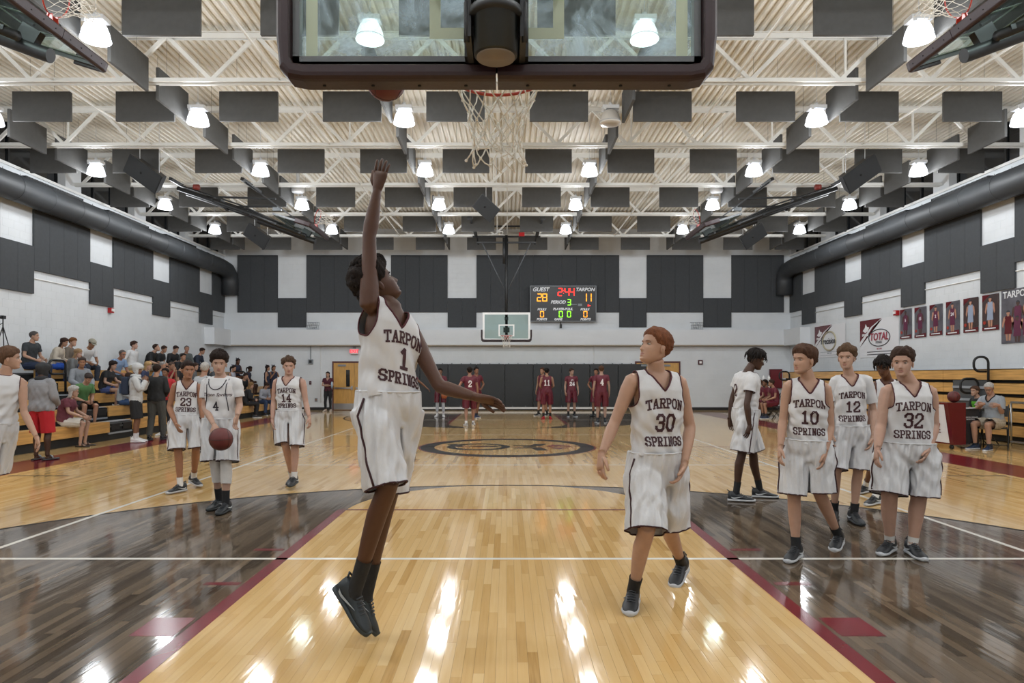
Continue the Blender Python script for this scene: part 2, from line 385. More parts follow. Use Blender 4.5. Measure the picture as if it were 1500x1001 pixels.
# --- acoustic baffles hung from the roof
def baffle_mesh(across):
    mb = MB(); hw, hh, t = .60, .305, .028
    if across: mb.box(-hw, hw, -t, t, 0, .61); mb.box(-hw+.35, -hw+.354, -.002, .002, .61, 1.34); mb.box(hw-.354, hw-.35, -.002, .002, .61, 1.34)
    else: mb.box(-t, t, -hw, hw, 0, .61); mb.box(-.002, .002, -hw+.35, -hw+.354, .61, 1.34); mb.box(-.002, .002, hw-.354, hw-.35, .61, 1.34)
    return mb.mesh('acoustic_baffle', M_baffle)
BA, BL = baffle_mesh(True), baffle_mesh(False)
def sidew(x): return ('left' if x < 0 else 'right')
for r, Y in enumerate((10.5, 14.04, 17.6, 21.15, 24.75, 28.3)):
    k = 0
    for i in range(-6, 6):
        x = (i+.5)*2.125
        o = link('acoustic_baffle', BA); o.location = (x, Y, 6.76)
        n = int(abs(x)//2.125)
        tag(o, 'grey baffle facing the camera, %s %s of hall centre, %s row back' % (ORD[n], sidew(x), ORD[r]), 'baffle', 'baffles facing the camera')
for c, x in enumerate((-10.9, -6.62, -2.40, 2.40, 6.62, 10.9)):
    for r, Y in enumerate((8.38, 9.95, 11.95, 13.52, 15.52, 17.09, 19.09, 20.5, 22.66, 24.1, 26.2, 27.7)):
        if Y < 11 and abs(x) < 6: continue
        o = link('acoustic_baffle', BL); o.location = (x, Y, 6.76)
        nm = ['outer', 'middle', 'inner', 'inner', 'middle', 'outer'][c]
        tag(o, 'grey baffle seen edge-on, %s of the %s column on the %s' % (ORD[r], nm, sidew(x)), 'baffle', 'baffles running along the court')

# --- ceiling lamps
LP = [(.10, 0), (.125, -.008), (.16, -.05), (.195, -.14), (.215, -.235), (.222, -.26), (.215, -.27), (.12, -.285), (.0, -.288)]
def lamp_proto(on):
    d = {}
    mb = MB(); mb.lathe([(r, z) for r, z in LP], n=24); d['shade'] = mb.mesh('lamp_shade', M_shade if on else M_shade_off)
    mb = MB(); mb.box(-.17, .17, -.11, .11, .02, .09); mb.tube([(0, 0, .09), (0, 0, .16)], .04, 10); mb.box(-.15, -.10, -.13, -.11, -.02, .06); d['ballast_box'] = mb.mesh('ballast_box', M_lampwhite)
    mb = MB(); mb.tube([(0, 0, .16), (0, 0, 1.08)], .006, 6); d['stem'] = mb.mesh('lamp_stem', M_lampwhite)
    mb = MB(); mb.tube([(.217*cos(2*pi*j/24), .217*sin(2*pi*j/24), -.232) for j in range(24)], .004, 5, closed=True); d['band'] = mb.mesh('lamp_band', M_grey)
    return d
LON, LOFF = lamp_proto(True), lamp_proto(False)
LD = bpy.data.lights.new('lamp_light', 'POINT'); LD.energy = LAMP_W; LD.shadow_soft_size = .22; LD.color = (.93, .965, 1)
LROWS = (10.55, 14.04, 17.6, 21.15, 24.75); LOFFS = {(2.12, 14.04)}
def ceiling_lamp(x, Y, r, c):
    on = (x, Y) not in LOFFS; d = LON if on else LOFF
    nm = ['outer', 'middle', 'inner', 'inner', 'middle', 'outer'][c]
    t = thing('ceiling_lamp', '%s bell-shaped ceiling lamp, %s in the %s %s line from the camera' % ('lit white' if on else 'unlit', ORD[r], nm, sidew(x)), 'lamp', (x, Y, 6.98), 0, 'bell-shaped ceiling lamps')
    if d is LON and r > 2: pass
    link('lamp_shade', d['shade'], t); link('ballast_box', d['ballast_box'], t); link('lamp_stem', d['stem'], t); link('shade_band', d['band'], t)
    if on:
        l = bpy.data.objects.new('lamp_light', LD); C.objects.link(l); l.parent = t; l.location = (0, 0, -.48)
for r, Y in enumerate(LROWS):
    for c, x in enumerate((-10.6, -6.36, -2.12, 2.12, 6.36, 10.6)): ceiling_lamp(x, Y, r, c)
# the hall goes on behind the camera: two more rows of the same lamps
for r, Y in enumerate((0.2, 3.7, 7.2)):
    for c, x in enumerate((-10.6, -6.36, -2.12, 2.12, 6.36, 10.6)):
        t = thing('ceiling_lamp', 'lit bell-shaped lamp out of the photo, %s row %s, %s line' % (ORD[r], ['behind the camera', 'above the near key', 'above the foul line'][r], ['far left', 'left', 'inner left', 'inner right', 'right', 'far right'][c]), 'lamp', (x, Y, 6.98), 0, 'lamps over the near end')
        link('lamp_shade', LON['shade'], t); link('ballast_box', LON['ballast_box'], t); link('lamp_stem', LON['stem'], t)
        l = bpy.data.objects.new('lamp_light', LD); C.objects.link(l); l.parent = t; l.location = (0, 0, -.48)
# small disc fixtures
for sx in (-1, 1):
    o = MB().lathe([(.0, 0), (.17, 0), (.2, .06), (.19, .14), (.05, .16), (.05, .9)], c=(sx*6.36, 21.65-.9, 7.1), n=20).build('disc_fixture', M_lampwhite)
    tag(o, 'shallow unlit white disc fixture above the folded basket on the %s' % ('left' if sx < 0 else 'right'), 'fixture')

# --- round ducts with elbow ends and grilles
for side, sx in (('left', -1), ('right', 1)):
    t = thing('air_duct', 'large round charcoal air duct along the %s wall' % side, 'duct', (sx*12.22, 0, 6.2))
    path = [(0, y, 0) for y in (Y0+.2, 4, 10, 16, 22, 28.0, 29.2)]+[(sx*(-.02), 29.7, -.06), (0, 30.0, -.22), (0, 30.1, -.5), (0, 30.1, -1.1)]
    MB().tube(path, .335, 28).build('duct_tube', M_duct, t)
    y = 9.7
    while y < 29:
        MB().tube([(0, y-.012, 0), (0, y+.012, 0)], .343, 28).build('duct_seam', M_duct, t); y += 1.19
    for y in np.arange(10, 29, .6): MB().tube([(sx*.05, float(y), .32), (sx*.05, float(y), .42)], .006, 5).build('duct_stud', M_black, t)
    for k, y in enumerate((10.2, 13.8, 17.35, 20.95, 24.5)):
        g = MB(); g.obox((sx*.10, y+1.15, .36), (.0, 1.15, 0), (.09, 0, 0), (0, 0, .065))
        gr = g.build('duct_grille', M_black2, t)
        s_ = MB()
        for q in range(24): s_.box(sx*.10-.094, sx*.10+.094, y+.03+q*.1, y+.045+q*.1, .30, .428)
        s_.build('grille_slats', M_black, gr)

# --- wall sound panels (each 0.61 m leaf is a panel)
def wpanel(side, a, b, z0, z1, parent):
    g = .004; th = .055
    if side == 'back': mb = MB().box(a+g, b-g, Y1-.006-th, Y1-.006, z0+g, z1-g)
    else:
        sx = -1 if side == 'left' else 1; q = sorted((sx*(WX-.006), sx*(WX-.006-th))); mb = MB().box(q[0], q[1], a+g, b-g, z0+g, z1-g)
    return mb.build('sound_panel', M_panel, parent)
def leaves(a, b):
    n = max(1, round((b-a)/.61)); return [(a+(b-a)*i/n, a+(b-a)*(i+1)/n) for i in range(n)]
def panel_field(side, a, b, z0, z1, what):
    t = thing('panel_group', what, 'wall panel', (0, 0, 0), 0, 'charcoal wall panels on the %s wall' % side)
    for q in leaves(a, b): wpanel(side, q[0], q[1], z0, z1, t)
for side in ('left', 'right'):
    k = 0
    for i in range(-2, 5):
        a0 = 18.1+3.66*i; 
        if a0 < Y1: panel_field(side, a0, min(a0+2.44, Y1-.07), 4.33, 5.95, 'tall charcoal panel block on the %s wall, %s from the far corner' % (side, ORD[4-i-(0 if a0+2.44 < 40 else 1)] if i < 4 else 'in the corner'))
        b0 = a0-1.22
        if b0 < Y1-.5: panel_field(side, b0, min(b0+1.22, Y1-.07), 3.70, 4.97, 'short lowered charcoal panel block on the %s wall, %s from the far corner' % (side, ORD[4-i]))
BA_ = [(-12.0, -10.2), (-8.93, -6.45), (-5.17, -2.65), (-1.37, 4.98), (6.2, 8.72), (9.97, 12.3)]
for i, (a, b) in enumerate(BA_): panel_field('back', a, b, 4.35, 6.9, '%s tall charcoal panel block from the left on the back wall' % ORD[i])
for i, (a, b) in enumerate([(-10.2, -8.93), (-6.45, -5.17), (-2.65, -1.37), (4.98, 6.2), (8.72, 9.97)]): panel_field('back', a, b, 3.69, 4.99, '%s short lowered charcoal panel block from the left on the back wall' % ORD[i])

# conduit along the side walls
for side, sx in (('left', -1), ('right', 1)):
    o = MB().tube([(sx*(WX-.02), 9, 4.12), (sx*(WX-.02), 30.2, 4.12)], .015, 6).build('conduit', M_white); tag(o, 'thin white conduit pipe along the %s wall below the panels' % side, 'pipe')

# --- black wall pads behind the far basket
t = thing('wall_padding', 'long black padded mat on the back wall behind the far basket', 'wall pad', (0, Y1-.02, 0))
x = -5.15
while x < 5.0:
    mb = MB(); mb.box(x+.006, x+1.26-.006, -.07, 0, .14, 2.06); o = mb.build('pad_panel', M_wallpad, t)
    bv = o.modifiers.new('b', 'BEVEL'); bv.width = .02; bv.segments = 2
    for q in range(3): MB().box(x+.15+q*.42, x+.19+q*.42, -.075, -.01, 2.06, 2.10).build('pad_clip', M_grey, t)
    x += 1.26
for i in range(18): MB().box(-5.0+i*.58, -4.97+i*.58, -.08, -.07, .17, .2).build('pad_clip', M_grey, t)
struct('trim_pad_rail', MB().box(-5.2, 5.2, Y1-.10, Y1-.02, .06, .14), M_white)

# --- double doors in the back wall
def double_door(n, x0, w):
    d = struct('door_%d' % n, MB().box(x0, x0+w, Y1-.05, Y1-.01, 0, 2.18), M_doorframe)
    for k in range(2):
        a = x0+.07+k*(w-.14)/2; b = a+(w-.14)/2-.01
        lf = MB().box(a, b, Y1-.075, Y1-.05, .02, 2.1).build('door_leaf', M_door, d)
        wx = b-.38 if k == 0 else a+.2
        MB().box(wx, wx+.17, Y1-.08, Y1-.07, 1.05, 1.8).build('vision_pane', M_winglass, lf)
        MB().box(a, b, Y1-.08, Y1-.072, .03, .3).build('kick_plate', M_chrome, lf)
        pb = MB(); pb.box(a+.05, b-.1, Y1-.15, Y1-.12, .96, 1.02); pb.box(a+.06, a+.1, Y1-.13, Y1-.075, .94, 1.04); pb.box(b-.15, b-.08, Y1-.13, Y1-.075, .9, 1.08); pb.build('push_bar', M_chrome, lf)
        MB().box(a+.2, a+.55, Y1-.12, Y1-.075, 1.95, 2.03).build('door_closer', M_grey, lf)
double_door(1, -7.78, 2.02); double_door(2, 5.68, 2.02)
# ------------------------------------------------------------------ basketball goals
def smudged_glass(amount=.6):
    m = bpy.data.materials.new('board_glass'); m.use_nodes = True; nt = m.node_tree; N = nt.nodes; L = nt.links
    for n in list(N): N.remove(n)
    out = N.new('ShaderNodeOutputMaterial'); tr = N.new('ShaderNodeBsdfTransparent'); tr.inputs[0].default_value = (.74, .83, .80, 1)
    gl = N.new('ShaderNodeBsdfGlossy'); gl.inputs['Roughness'].default_value = .04
    df = N.new('ShaderNodeBsdfTranslucent'); df.inputs[0].default_value = (.62, .74, .86, 1)
    fr = N.new('ShaderNodeFresnel'); fr.inputs[0].default_value = 1.45
    tc = N.new('ShaderNodeTexCoord'); no = N.new('ShaderNodeTexNoise'); no.inputs['Scale'].default_value = 4.2; no.inputs['Detail'].default_value = 9; no.inputs['Roughness'].default_value = .72; no.inputs['Distortion'].default_value = .6
    L.new(tc.outputs['Object'], no.inputs['Vector'])
    r = N.new('ShaderNodeValToRGB'); r.color_ramp.elements[0].position = .44; r.color_ramp.elements[1].position = .72
    r.color_ramp.elements[0].color = (.02 if amount > .1 else 0,)*3+(1,); r.color_ramp.elements[1].color = (amount,)*3+(1,)
    L.new(no.outputs['Fac'], r.inputs[0])
    gg = N.new('ShaderNodeNewGeometry'); mm = N.new('ShaderNodeMath'); mm.operation = 'MULTIPLY'; iv = N.new('ShaderNodeMath'); iv.operation = 'SUBTRACT'; iv.inputs[0].default_value = 1; L.new(gg.outputs['Backfacing'], iv.inputs[1]); L.new(fr.outputs[0], mm.inputs[0]); L.new(iv.outputs[0], mm.inputs[1])
    m1 = N.new('ShaderNodeMixShader'); L.new(mm.outputs[0], m1.inputs[0]); L.new(tr.outputs[0], m1.inputs[1]); L.new(gl.outputs[0], m1.inputs[2])
    m2 = N.new('ShaderNodeMixShader'); L.new(r.outputs[0], m2.inputs[0]); L.new(m1.outputs[0], m2.inputs[1]); L.new(df.outputs[0], m2.inputs[2])
    L.new(m2.outputs[0], out.inputs[0]); return m
M_glass = smudged_glass(); M_glass_clean = smudged_glass(0.0)
M_gline = mat('board_line', 'aeb8a0', .5)
M_gframe = mat('board_frame_grey', '5b5e60', .45)
def rect_frame(mb, x0, x1, z0, z1, w_, y0, y1, bottom=True):
    mb.box(x0, x0+w_, y0, y1, z0, z1); mb.box(x1-w_, x1, y0, y1, z0, z1); mb.box(x0+w_, x1-w_, y0, y1, z1-w_, z1)
    if bottom: mb.box(x0+w_, x1-w_, y0, y1, z0, z0+w_)
def net_mesh(seed, sway=0):
    rr = random.Random(seed); mb = MB(); n = 12; lv = 6
    rad = [.228, .19, .155, .135, .125, .128, .14]; zz = [-.01, -.10, -.18, -.25, -.32, -.38, -.44]
    pt = {}
    for k in range(lv+1):
        for j in range(n):
            a = 2*pi*(j+(k % 2)*.5)/n; q = 1 if k in (0,) else 1+rr.uniform(-.07, .07)*k/2
            jit = 0 if k == 0 else .012*k/3
            pt[k, j] = V((rad[k]*q*cos(a)+rr.uniform(-jit, jit)+sway*k*k*.004, rad[k]*q*sin(a)+rr.uniform(-jit, jit), zz[k]+rr.uniform(-jit, jit)))
    for k in range(lv):
        for j in range(n):
            for j2 in ((j, (j+1) % n) if k % 2 else ((j-1) % n, j)):
                a, b = pt[k, j], pt[k+1, j2]; mid = (a+b)/2+V((rr.uniform(-.006, .006), rr.uniform(-.006, .006), -.006)); mb.tube([a, mid, b], .0036, 5)
    for k in range(1, lv+1):
        for j in range(n): mb.ball(pt[k, j], .008, 6, 4)
    return mb
def goal(name, label, M4, mast, near=False, seed=1, grey=False):
    """local frame: board face at y=0 with the ring on +y, z=0 at the board's lower edge"""
    t = thing(name, label, 'basketball hoop'); t.matrix_world = M4
    g = MB().box(-.90, .90, -.012, 0, .02, 1.05).build('glass_board', M_glass if near else M_glass_clean, t)
    mb = MB(); rect_frame(mb, -.865, .865, .01, 1.03, .052, -.0135, -.0125, bottom=False) if near else rect_frame(mb, -.89, .89, .01, 1.04, .05, .0005, .002)
    z0 = .15; b2 = -.0135 if near else .0005; rect_frame(mb, -.305, .305, z0, z0+.457, .05, b2, b2+.001); mb.build('target_lines', M_gline if near else M_white, g)
    mb = MB(); rect_frame(mb, -.915, .915, 0, 1.07, .03, -.05, .004); mb.box(-.915, .915, -.05, .004, .0, .055); mb.build('board_frame', M_gframe if (near or grey) else M_white, t)
    # padding wraps the lower edge and climbs the sides, in two halves that meet mid-board
    for sx in (-1, 1):
        mb = MB(); sec = [(-.085, .0), (-.092, -.006), (-.092, -.035), (-.088, -.05), (-.075, -.062), (-.06, -.066), (.03, -.066), (.045, -.055), (.045, 0), (.03, .0)]
        path = [((.004*sx), -.0), (.4*sx, 0), (.86*sx, 0), (.905*sx, .008), (.916*sx, .03), (.918*sx, .14), (.918*sx, .40)]
        nrm = [(0, 1), (0, 1), (0, 1), (-.38*sx, .92), (-.8*sx, .6), (-1*sx, .05), (-1*sx, 0)]
        vs = []; n = len(sec)
        for (px, pz), (nx, nz) in zip(path, nrm):
            for sy, sn in sec: vs.append((px+nx*sn, sy, pz+nz*sn+.002))
        fs = [(i*n+j, i*n+(j+1) % n, (i+1)*n+(j+1) % n, (i+1)*n+j) for i in range(len(path)-1) for j in range(n)]+[tuple(range(n)), tuple(range((len(path)-1)*n, len(path)*n))]
        mb.add(vs, fs, 0, False); pd = mb.build('edge_padding', M_pad, t)
        mb = MB()
        for q in (.14, .35, .56, .78): mb.tube([(q*sx, -.02, -.068), (q*sx, -.02, -.060)], .008, 8)
        mb.build('pad_rivet', M_dark, pd)
    # ring
    rim = MB(); rim.tube([(.2286*cos(2*pi*j/32), .38+.2286*sin(2*pi*j/32), .15) for j in range(32)], .009, 8, closed=True)
    rim.box(-.07, .07, .0, .16, .135, .147); rim.box(-.09, .09, 0, .02, .03, .16); rim.obox((-.05, .08, .1), (.006, 0, 0), (0, .08, .03), (0, -.01, .03)); rim.obox((.05, .08, .1), (.006, 0, 0), (0, .08, .03), (0, -.01, .03))
    ro = rim.build('rim', M_rim, t)
    no = net_mesh(seed, sway=0).build('net', M_cord, ro); no.location = (0, .38, .15)
    mast(t)
    return t
def near_mast(t):
    mb = MB(); mb.tube([(0, -.31, -.07), (0, -.31, -.065), (0, -.31, 4.2)], [.082, .09, .09], 28, mi=0)
    mb.build('mast', mat('mast_black', '0d1211', .3), t)
    MB().tube([(0, -.31, -.078), (0, -.31, -.06)], .078, 28).build('mast_end_cap', mat('tan_cap', '75695c', .5), t)
    mb = MB(); mb.tube([(0, -.31, .085), (0, -.31, .115)], .112, 28); mb.box(-.125, -.10, -.34, -.10, .0, .2); mb.box(.10, .125, -.34, -.10, .0, .2); mb.box(-.14, .14, -.12, -.05, .02, .30)
    for sx in (-1, 1): mb.tube([(sx*.118, -.33, .14), (sx*.118, -.33, -.02)], .012, 8)
    mb.build('clamp', M_black2, t)
    mb = MB(); mb.box(-.12, .12, -.40, -.05, .24, .30); mb.box(-.3, .3, -.08, -.05, .35, .45); mb.build('bracket', M_black, t)
    for sx in (-1, 1): MB().tube([(0, -.31, .5), (sx*.7, -.06, .95)], .02, 8).build('brace', M_black, t)
def far_mast(t):
    # board faces the camera; the mast stands behind it and hangs from the last two trusses
    H0 = 2.90; up = lambda z: z-H0
    mb = MB(); mb.tube([(0, -.30, .1), (0, -.30, up(7.0))], .055, 14); mb.tube([(.09, -.30, up(5.9)), (.09, -.30, up(6.9))], .06, 12); mb.tube([(-.0, -.34, up(4.2)), (-.05, -.40, up(6.9))], .02, 8)
    mb.build('mast', M_black, t)
    mb = MB(); mb.box(-.07, .07, -.34, -.03, .35, .45); mb.box(-.07, .07, -.34, -.03, .8, .9); mb.box(-.12, .12, -.04, -.0135, .3, .5); mb.build('bracket', M_black2, t)
    for z, w_ in ((6.95, 1.32), (6.72, 1.15)): MB().bar((-w_, -.3, up(z)), (w_, -.3, up(z)), .06, .06).build('cross_pipe', M_black, t)
    MB().bar((-1.25, -.75, up(7.45)), (1.25, -.75, up(7.45)), .06, .06).build('cross_pipe', M_black, t)
    for sx in (-1, 1):
        MB().bar((sx*1.25, -.75, up(7.5)), (sx*1.1, -.3, up(6.65)), .05, .05).build('hanger', M_black, t)
        MB().bar((sx*1.28, 2.3, up(7.12)), (sx*1.2, -.3, up(6.95)), .06, .06).build('hanger', M_black, t)
        MB().tube([(sx*.95, -.3, up(6.72)), (sx*.08, -.3, up(4.9))], .022, 8).build('brace', mat('brace_grey', '4a4d50', .7), t)
        MB().box(sx*1.28-.09, sx*1.28+.09, 2.2, 2.4, up(7.03), up(7.2)).build('clamp', M_black2, t)
    MB().box(-.70, -.48, -.4, -.2, up(6.95), up(7.1)).build('winch_motor', M_red, t)
    mb = MB(); rect_frame(mb, .14, .28, up(6.98), up(7.12), .02, -.2, -.1); mb.build('limit_switch', M_white, t)
T_ = Matrix.Translation
goal('basketball_hoop', 'near basketball goal seen from behind its smudged glass board with maroon padding', T_((-.047, 3.11, 2.905)), near_mast, near=True, seed=3)
goal('basketball_hoop', 'far basketball goal hanging from the roof by the scoreboard', T_((-.03, 26.27, 2.90)) @ Matrix.Rotation(pi, 4, 'Z'), far_mast, seed=5)
def folded(sx, Yc, label, seed):
    # board swung up nearly flat: its lower edge towards mid-hall, ring on top
    up = V((.955*sx, 0, .295)).normalized(); fr = V((-.295*sx, 0, .955)).normalized(); rt = fr.cross(up)
    M4 = Matrix((rt, fr, up)).transposed().to_4x4(); M4.translation = V((sx*5.45, Yc, 5.72)); Mi = M4.inverted()
    def mast(t):
        Lc = lambda x, y, z: Mi @ V((x*sx, Yc+y, z))
        for dy in (-.28, .28):
            MB().tube([Lc(5.75, dy, 5.52), Lc(7.4, dy, 6.18), Lc(9.4, dy, 6.88)], .06, 12).build('boom', M_black, t)
            MB().tube([Lc(6.1, dy, 5.72), Lc(7.6, dy, 6.4), Lc(9.3, dy, 6.95)], .022, 8).build('stay', M_black, t)
        MB().tube([Lc(5.55, 0, 5.42), Lc(5.62, 0, 5.44), Lc(7.2, 0, 6.02)], .085, 20, flatcaps=True).build('mast', M_black, t)
        for x, z in ((5.9, 5.6), (6.6, 5.86), (7.3, 6.12), (8.4, 6.54)): MB().bar(Lc(x, -.35, z), Lc(x, .35, z), .06, .06).build('clamp', M_black2, t)
        for dy in (-.5, .5):
            MB().bar(Lc(7.4, dy, 7.0), Lc(6.1, dy, 6.05), .035, .035).build('strut', M_black, t)
        MB().bar(Lc(6.7, 0, 6.65), Lc(8.9, 0, 6.72), .05, .05).build('strut', M_black, t)
        MB().bar(Lc(6.75, .3, 6.5), Lc(8.2, .3, 6.5), .05, .05).build('strut', M_black, t)
        MB().bar(Lc(8.2, -.3, 6.56), Lc(8.2, .3, 6.42), .1, .1).build('strut', M_black, t)
        MB().box(-.12, .12, -.05, .05, -.05, .05).build('winch', M_grey, t).matrix_local = Mi @ T_(V((6.65*sx, Yc, 6.35)))
        MB().tube([Lc(8.8, -.25, 6.92), Lc(8.95, -.25, 6.92)], .08, 14).build('winch_motor', mat('motor_red', '7c2b22', .5), t)
        for x in (9.4, 7.4): MB().bar(Lc(x, -.7, 7.03), Lc(x, .7, 7.03), .09, .09).build('cross_pipe', M_black, t)
        MB().bar(Lc(5.9, 0, 5.5), Lc(5.75, 0, 5.75), .1, .25).build('bracket', M_black2, t)
    goal('basketball_hoop', label, M4, mast, seed=seed, grey=True)
for sx, s in ((-1, 'left'), (1, 'right')):
    folded(sx, 19.75, 'side basketball goal folded up under the roof on the %s, mid-hall' % s, 11+sx)
    folded(sx, 8.3, 'side basketball goal folded up in the top %s corner, nearest the camera' % s, 21+sx)

# ------------------------------------------------------------------ basketballs
def basketball(c, r, m, label, rot=0):
    t = thing('basketball', label, 'ball', c, rot)
    MB().ball((0, 0, 0), r, 28, 18).build('cover', m, t)
    mb = MB(); k = r*1.001
    mb.tube([(k*cos(a), k*sin(a), 0) for a in np.linspace(0, 2*pi, 33)[:-1]], .0022, 4, closed=True)
    mb.tube([(k*cos(a), 0, k*sin(a)) for a in np.linspace(0, 2*pi, 33)[:-1]], .0022, 4, closed=True)
    for sx in (-1, 1):
        pts = []
        for a in np.linspace(0, 2*pi, 33)[:-1]:
            p = V((sx*(.62+.16*cos(2*a)), .62*cos(a), .72*sin(a))).normalized()*k; pts.append(p)
        mb.tube(pts, .0022, 4, closed=True)
    mb.build('seam', M_black, t); return t
M_ballm = mat('ball_maroon', '5a1f1c', .5, bump=.2, bscale=250); M_ballo = mat('ball_orange', 'a65a34', .55, bump=.2, bscale=250)
basketball(P(565, 118, 4.15), .12, M_ballm, 'maroon basketball in the air just behind the near backboard padding', .4)
basketball(P(323.7, 643.6, 7.3), .122, M_ballm, 'maroon basketball under the right hand of player number 4', .2)
basketball(P(650.7, 580, 25.0), .12, M_ballo, 'orange basketball held by a maroon-clad player at the far end')
basketball((9.32, 14.25, 1.09), .12, M_ballm, 'maroon basketball lying on the scorer\'s table', .9)

# ------------------------------------------------------------------ scoreboard
def scoreboard():
    x0, x1, z0, z1 = 34*Y1/1000-.02, 129*Y1/1000, EYE+80*.0301, EYE+132*.0301
    t = thing('scoreboard', 'black electronic scoreboard reading GUEST 28, TARPON 11 on the back wall', 'scoreboard', ((x0+x1)/2, Y1-.30, z0))
    W, H = x1-x0, z1-z0; MB().box(-W/2, W/2, 0, .2, 0, H).build('case', mat('scoreboard_black', '121314', .4), t)
    mb = MB(); rect_frame(mb, -W/2-.01, W/2+.01, -.01, H+.01, .03, -.012, .01); mb.build('rim_frame', M_grey, t)
    MW = mat('board_lettering', 'd8dade', .5, emit=.15)
    def tx(s, px, py, h, **k): return text_obj('lettering', s, h, MW, t, ((px-824.5)*.0301, -.008, (471-py)*.0301), shear=.25, offset=.006, **k)
    tx('GUEST', 791.5, 424.5, .24); tx('TARPON', 856.5, 424.5, .21); tx('PERIOD', 817, 443, .19); tx('FOULS', 793, 453.5, .13); tx('FOULS', 856, 453.5, .13)
    tx('PLAYER-FOUL', 824, 453, .14); tx('POINTS', 793, 468, .13); tx('POINTS', 857, 468, .13); tx('GAME', 817, 468, .13)
    SEG = {'0': 'abcdef', '1': 'bc', '2': 'abged', '3': 'abgcd', '4': 'fgbc', '8': 'abcdefg', '5': 'afgcd'}
    def digit(ch, px, py, h, m):
        h2 = h/2; w_ = h*.5; s = h*.12; cx = (px-824.5)*.0301; cz = (471-py)*.0301; g = .012; mb = MB()
        q = {'a': (cx-w_/2+g, cx+w_/2-g, cz+h2-s, cz+h2), 'g': (cx-w_/2+g, cx+w_/2-g, cz-s/2, cz+s/2), 'd': (cx-w_/2+g, cx+w_/2-g, cz-h2, cz-h2+s),
             'f': (cx-w_/2-s/2, cx-w_/2+s/2, cz+g, cz+h2-g), 'b': (cx+w_/2-s/2, cx+w_/2+s/2, cz+g, cz+h2-g), 'e': (cx-w_/2-s/2, cx-w_/2+s/2, cz-h2+g, cz-g), 'c': (cx+w_/2-s/2, cx+w_/2+s/2, cz-h2+g, cz-g)}
        for c in SEG[ch]: a = q[c]; mb.box(a[0], a[1], -.01, .0, a[2], a[3])
        mb.build('digit', m, t)
    A = mat('led_amber', 'ff9a1e', .5, emit=1.6); RD = mat('led_red', 'ff2a20', .5, emit=1.8); G = mat('led_green', '8cff1e', .5, emit=1.5)
    digit('2', 789.5, 436, .36, A); digit('8', 797.5, 436, .36, A); digit('1', 855.5, 436, .36, A); digit('1', 862.5, 436, .36, A)
    digit('2', 820, 428, .36, RD); digit('4', 828.5+1.5, 428, .36, RD); digit('4', 837.5, 428, .36, RD)
    mb = MB()
    for z in (.06, -.06): mb.box((825-824.5)*.0301-.015, .03, -.01, 0, (471-428)*.0301+z-.02, (471-428)*.0301+z+.02)
    mb.build('colon', RD, t)
    digit('3', 833, 443, .28, G); digit('0', 793.5, 460.5, .28, A); digit('0', 857, 460.5, .28, A); digit('0', 821, 460.5, .28, G); digit('0', 833, 460.5, .28, G)
    MB().poly([(1.08, -.01, .75), (1.22, -.01, .69), (1.08, -.01, .65)]).build('possession_arrow', RD, t)
    MB().box((846-824.5)*.0301, (852-824.5)*.0301, -.01, 0, .68, .78).build('indicator', M_grey, t)
    MB().box(.35, .6, -.01, 0, .73, .76).build('indicator', M_grey, t)
    mb = MB(); mb.tube([(-.1, .1, 0), (-.1, .1, -.12)], .02, 6); mb.box(-.15, -.05, .02, .14, -.3, -.12); mb.build('horn', M_black2, t)
scoreboard()

# ------------------------------------------------------------------ small wall fittings
def exit_sign(px, py, where):
    c = P(px, py, Y1-.1); t = thing('exit_sign', 'small red EXIT sign on the back wall %s' % where, 'exit sign', c)
    MB().box(-.17, .17, -.03, .08, -.12, .12).build('case', mat('exit_case', 'd6c4c4', .4), t)
    text_obj('lettering', 'EXIT', .19, mat('exit_red', 'ff3a4a', .4, emit=1.3), t, (0, -.034, 0), offset=.006)
    MB().box(-.05, .05, -.02, .08, .12, .2).build('bracket', M_grey, t)
exit_sign(519, 515, 'above the left double door')
def fitting(name, label, cat, c, boxes, m=M_grey, m2=None):
    t = thing(name, label, cat, c)
    for nm, b, mm in boxes: MB().box(*b).build(nm, mm, t)
    return t
fitting('intercom_box', 'small grey intercom box on the back wall above player number 14', 'box', P(455, 530, Y1-.06), [('case', (-.1, .1, -.04, .05, -.1, .1), M_grey), ('speaker_grille', (-.06, .06, -.05, -.04, -.06, .06), M_black2), ('conduit', (-.015, .015, 0, .04, .1, .78), M_grey)])
fitting('switch_plate', 'dark little switch plate on the back wall beside the polo-shirted woman', 'switch', P(454.5, 561, Y1-.03), [('plate', (-.05, .05, 0, .02, -.08, .08), mat('maroon_dark', '4a1a22', .4)), ('toggle', (-.01, .01, -.01, 0, -.02, .02), M_grey)])
fitting('outlet_plate', 'low outlet plate on the back wall behind player number 14', 'outlet', P(463, 586, Y1-.03), [('plate', (-.06, .06, 0, .02, -.08, .08), M_grey), ('socket', (-.03, .03, -.004, 0, -.04, .04), mat('tan_socket', '8a6a5a', .5))])
fitting('fire_alarm', 'small maroon pull station on the back wall right of the right double door', 'fire alarm', P(1026, 531, Y1-.05), [('case', (-.10, .10, -.02, .04, -.10, .10), mat('maroon_dark', '4a1a22', .4)), ('face', (-.05, .05, -.03, -.02, -.05, .05), M_white)])
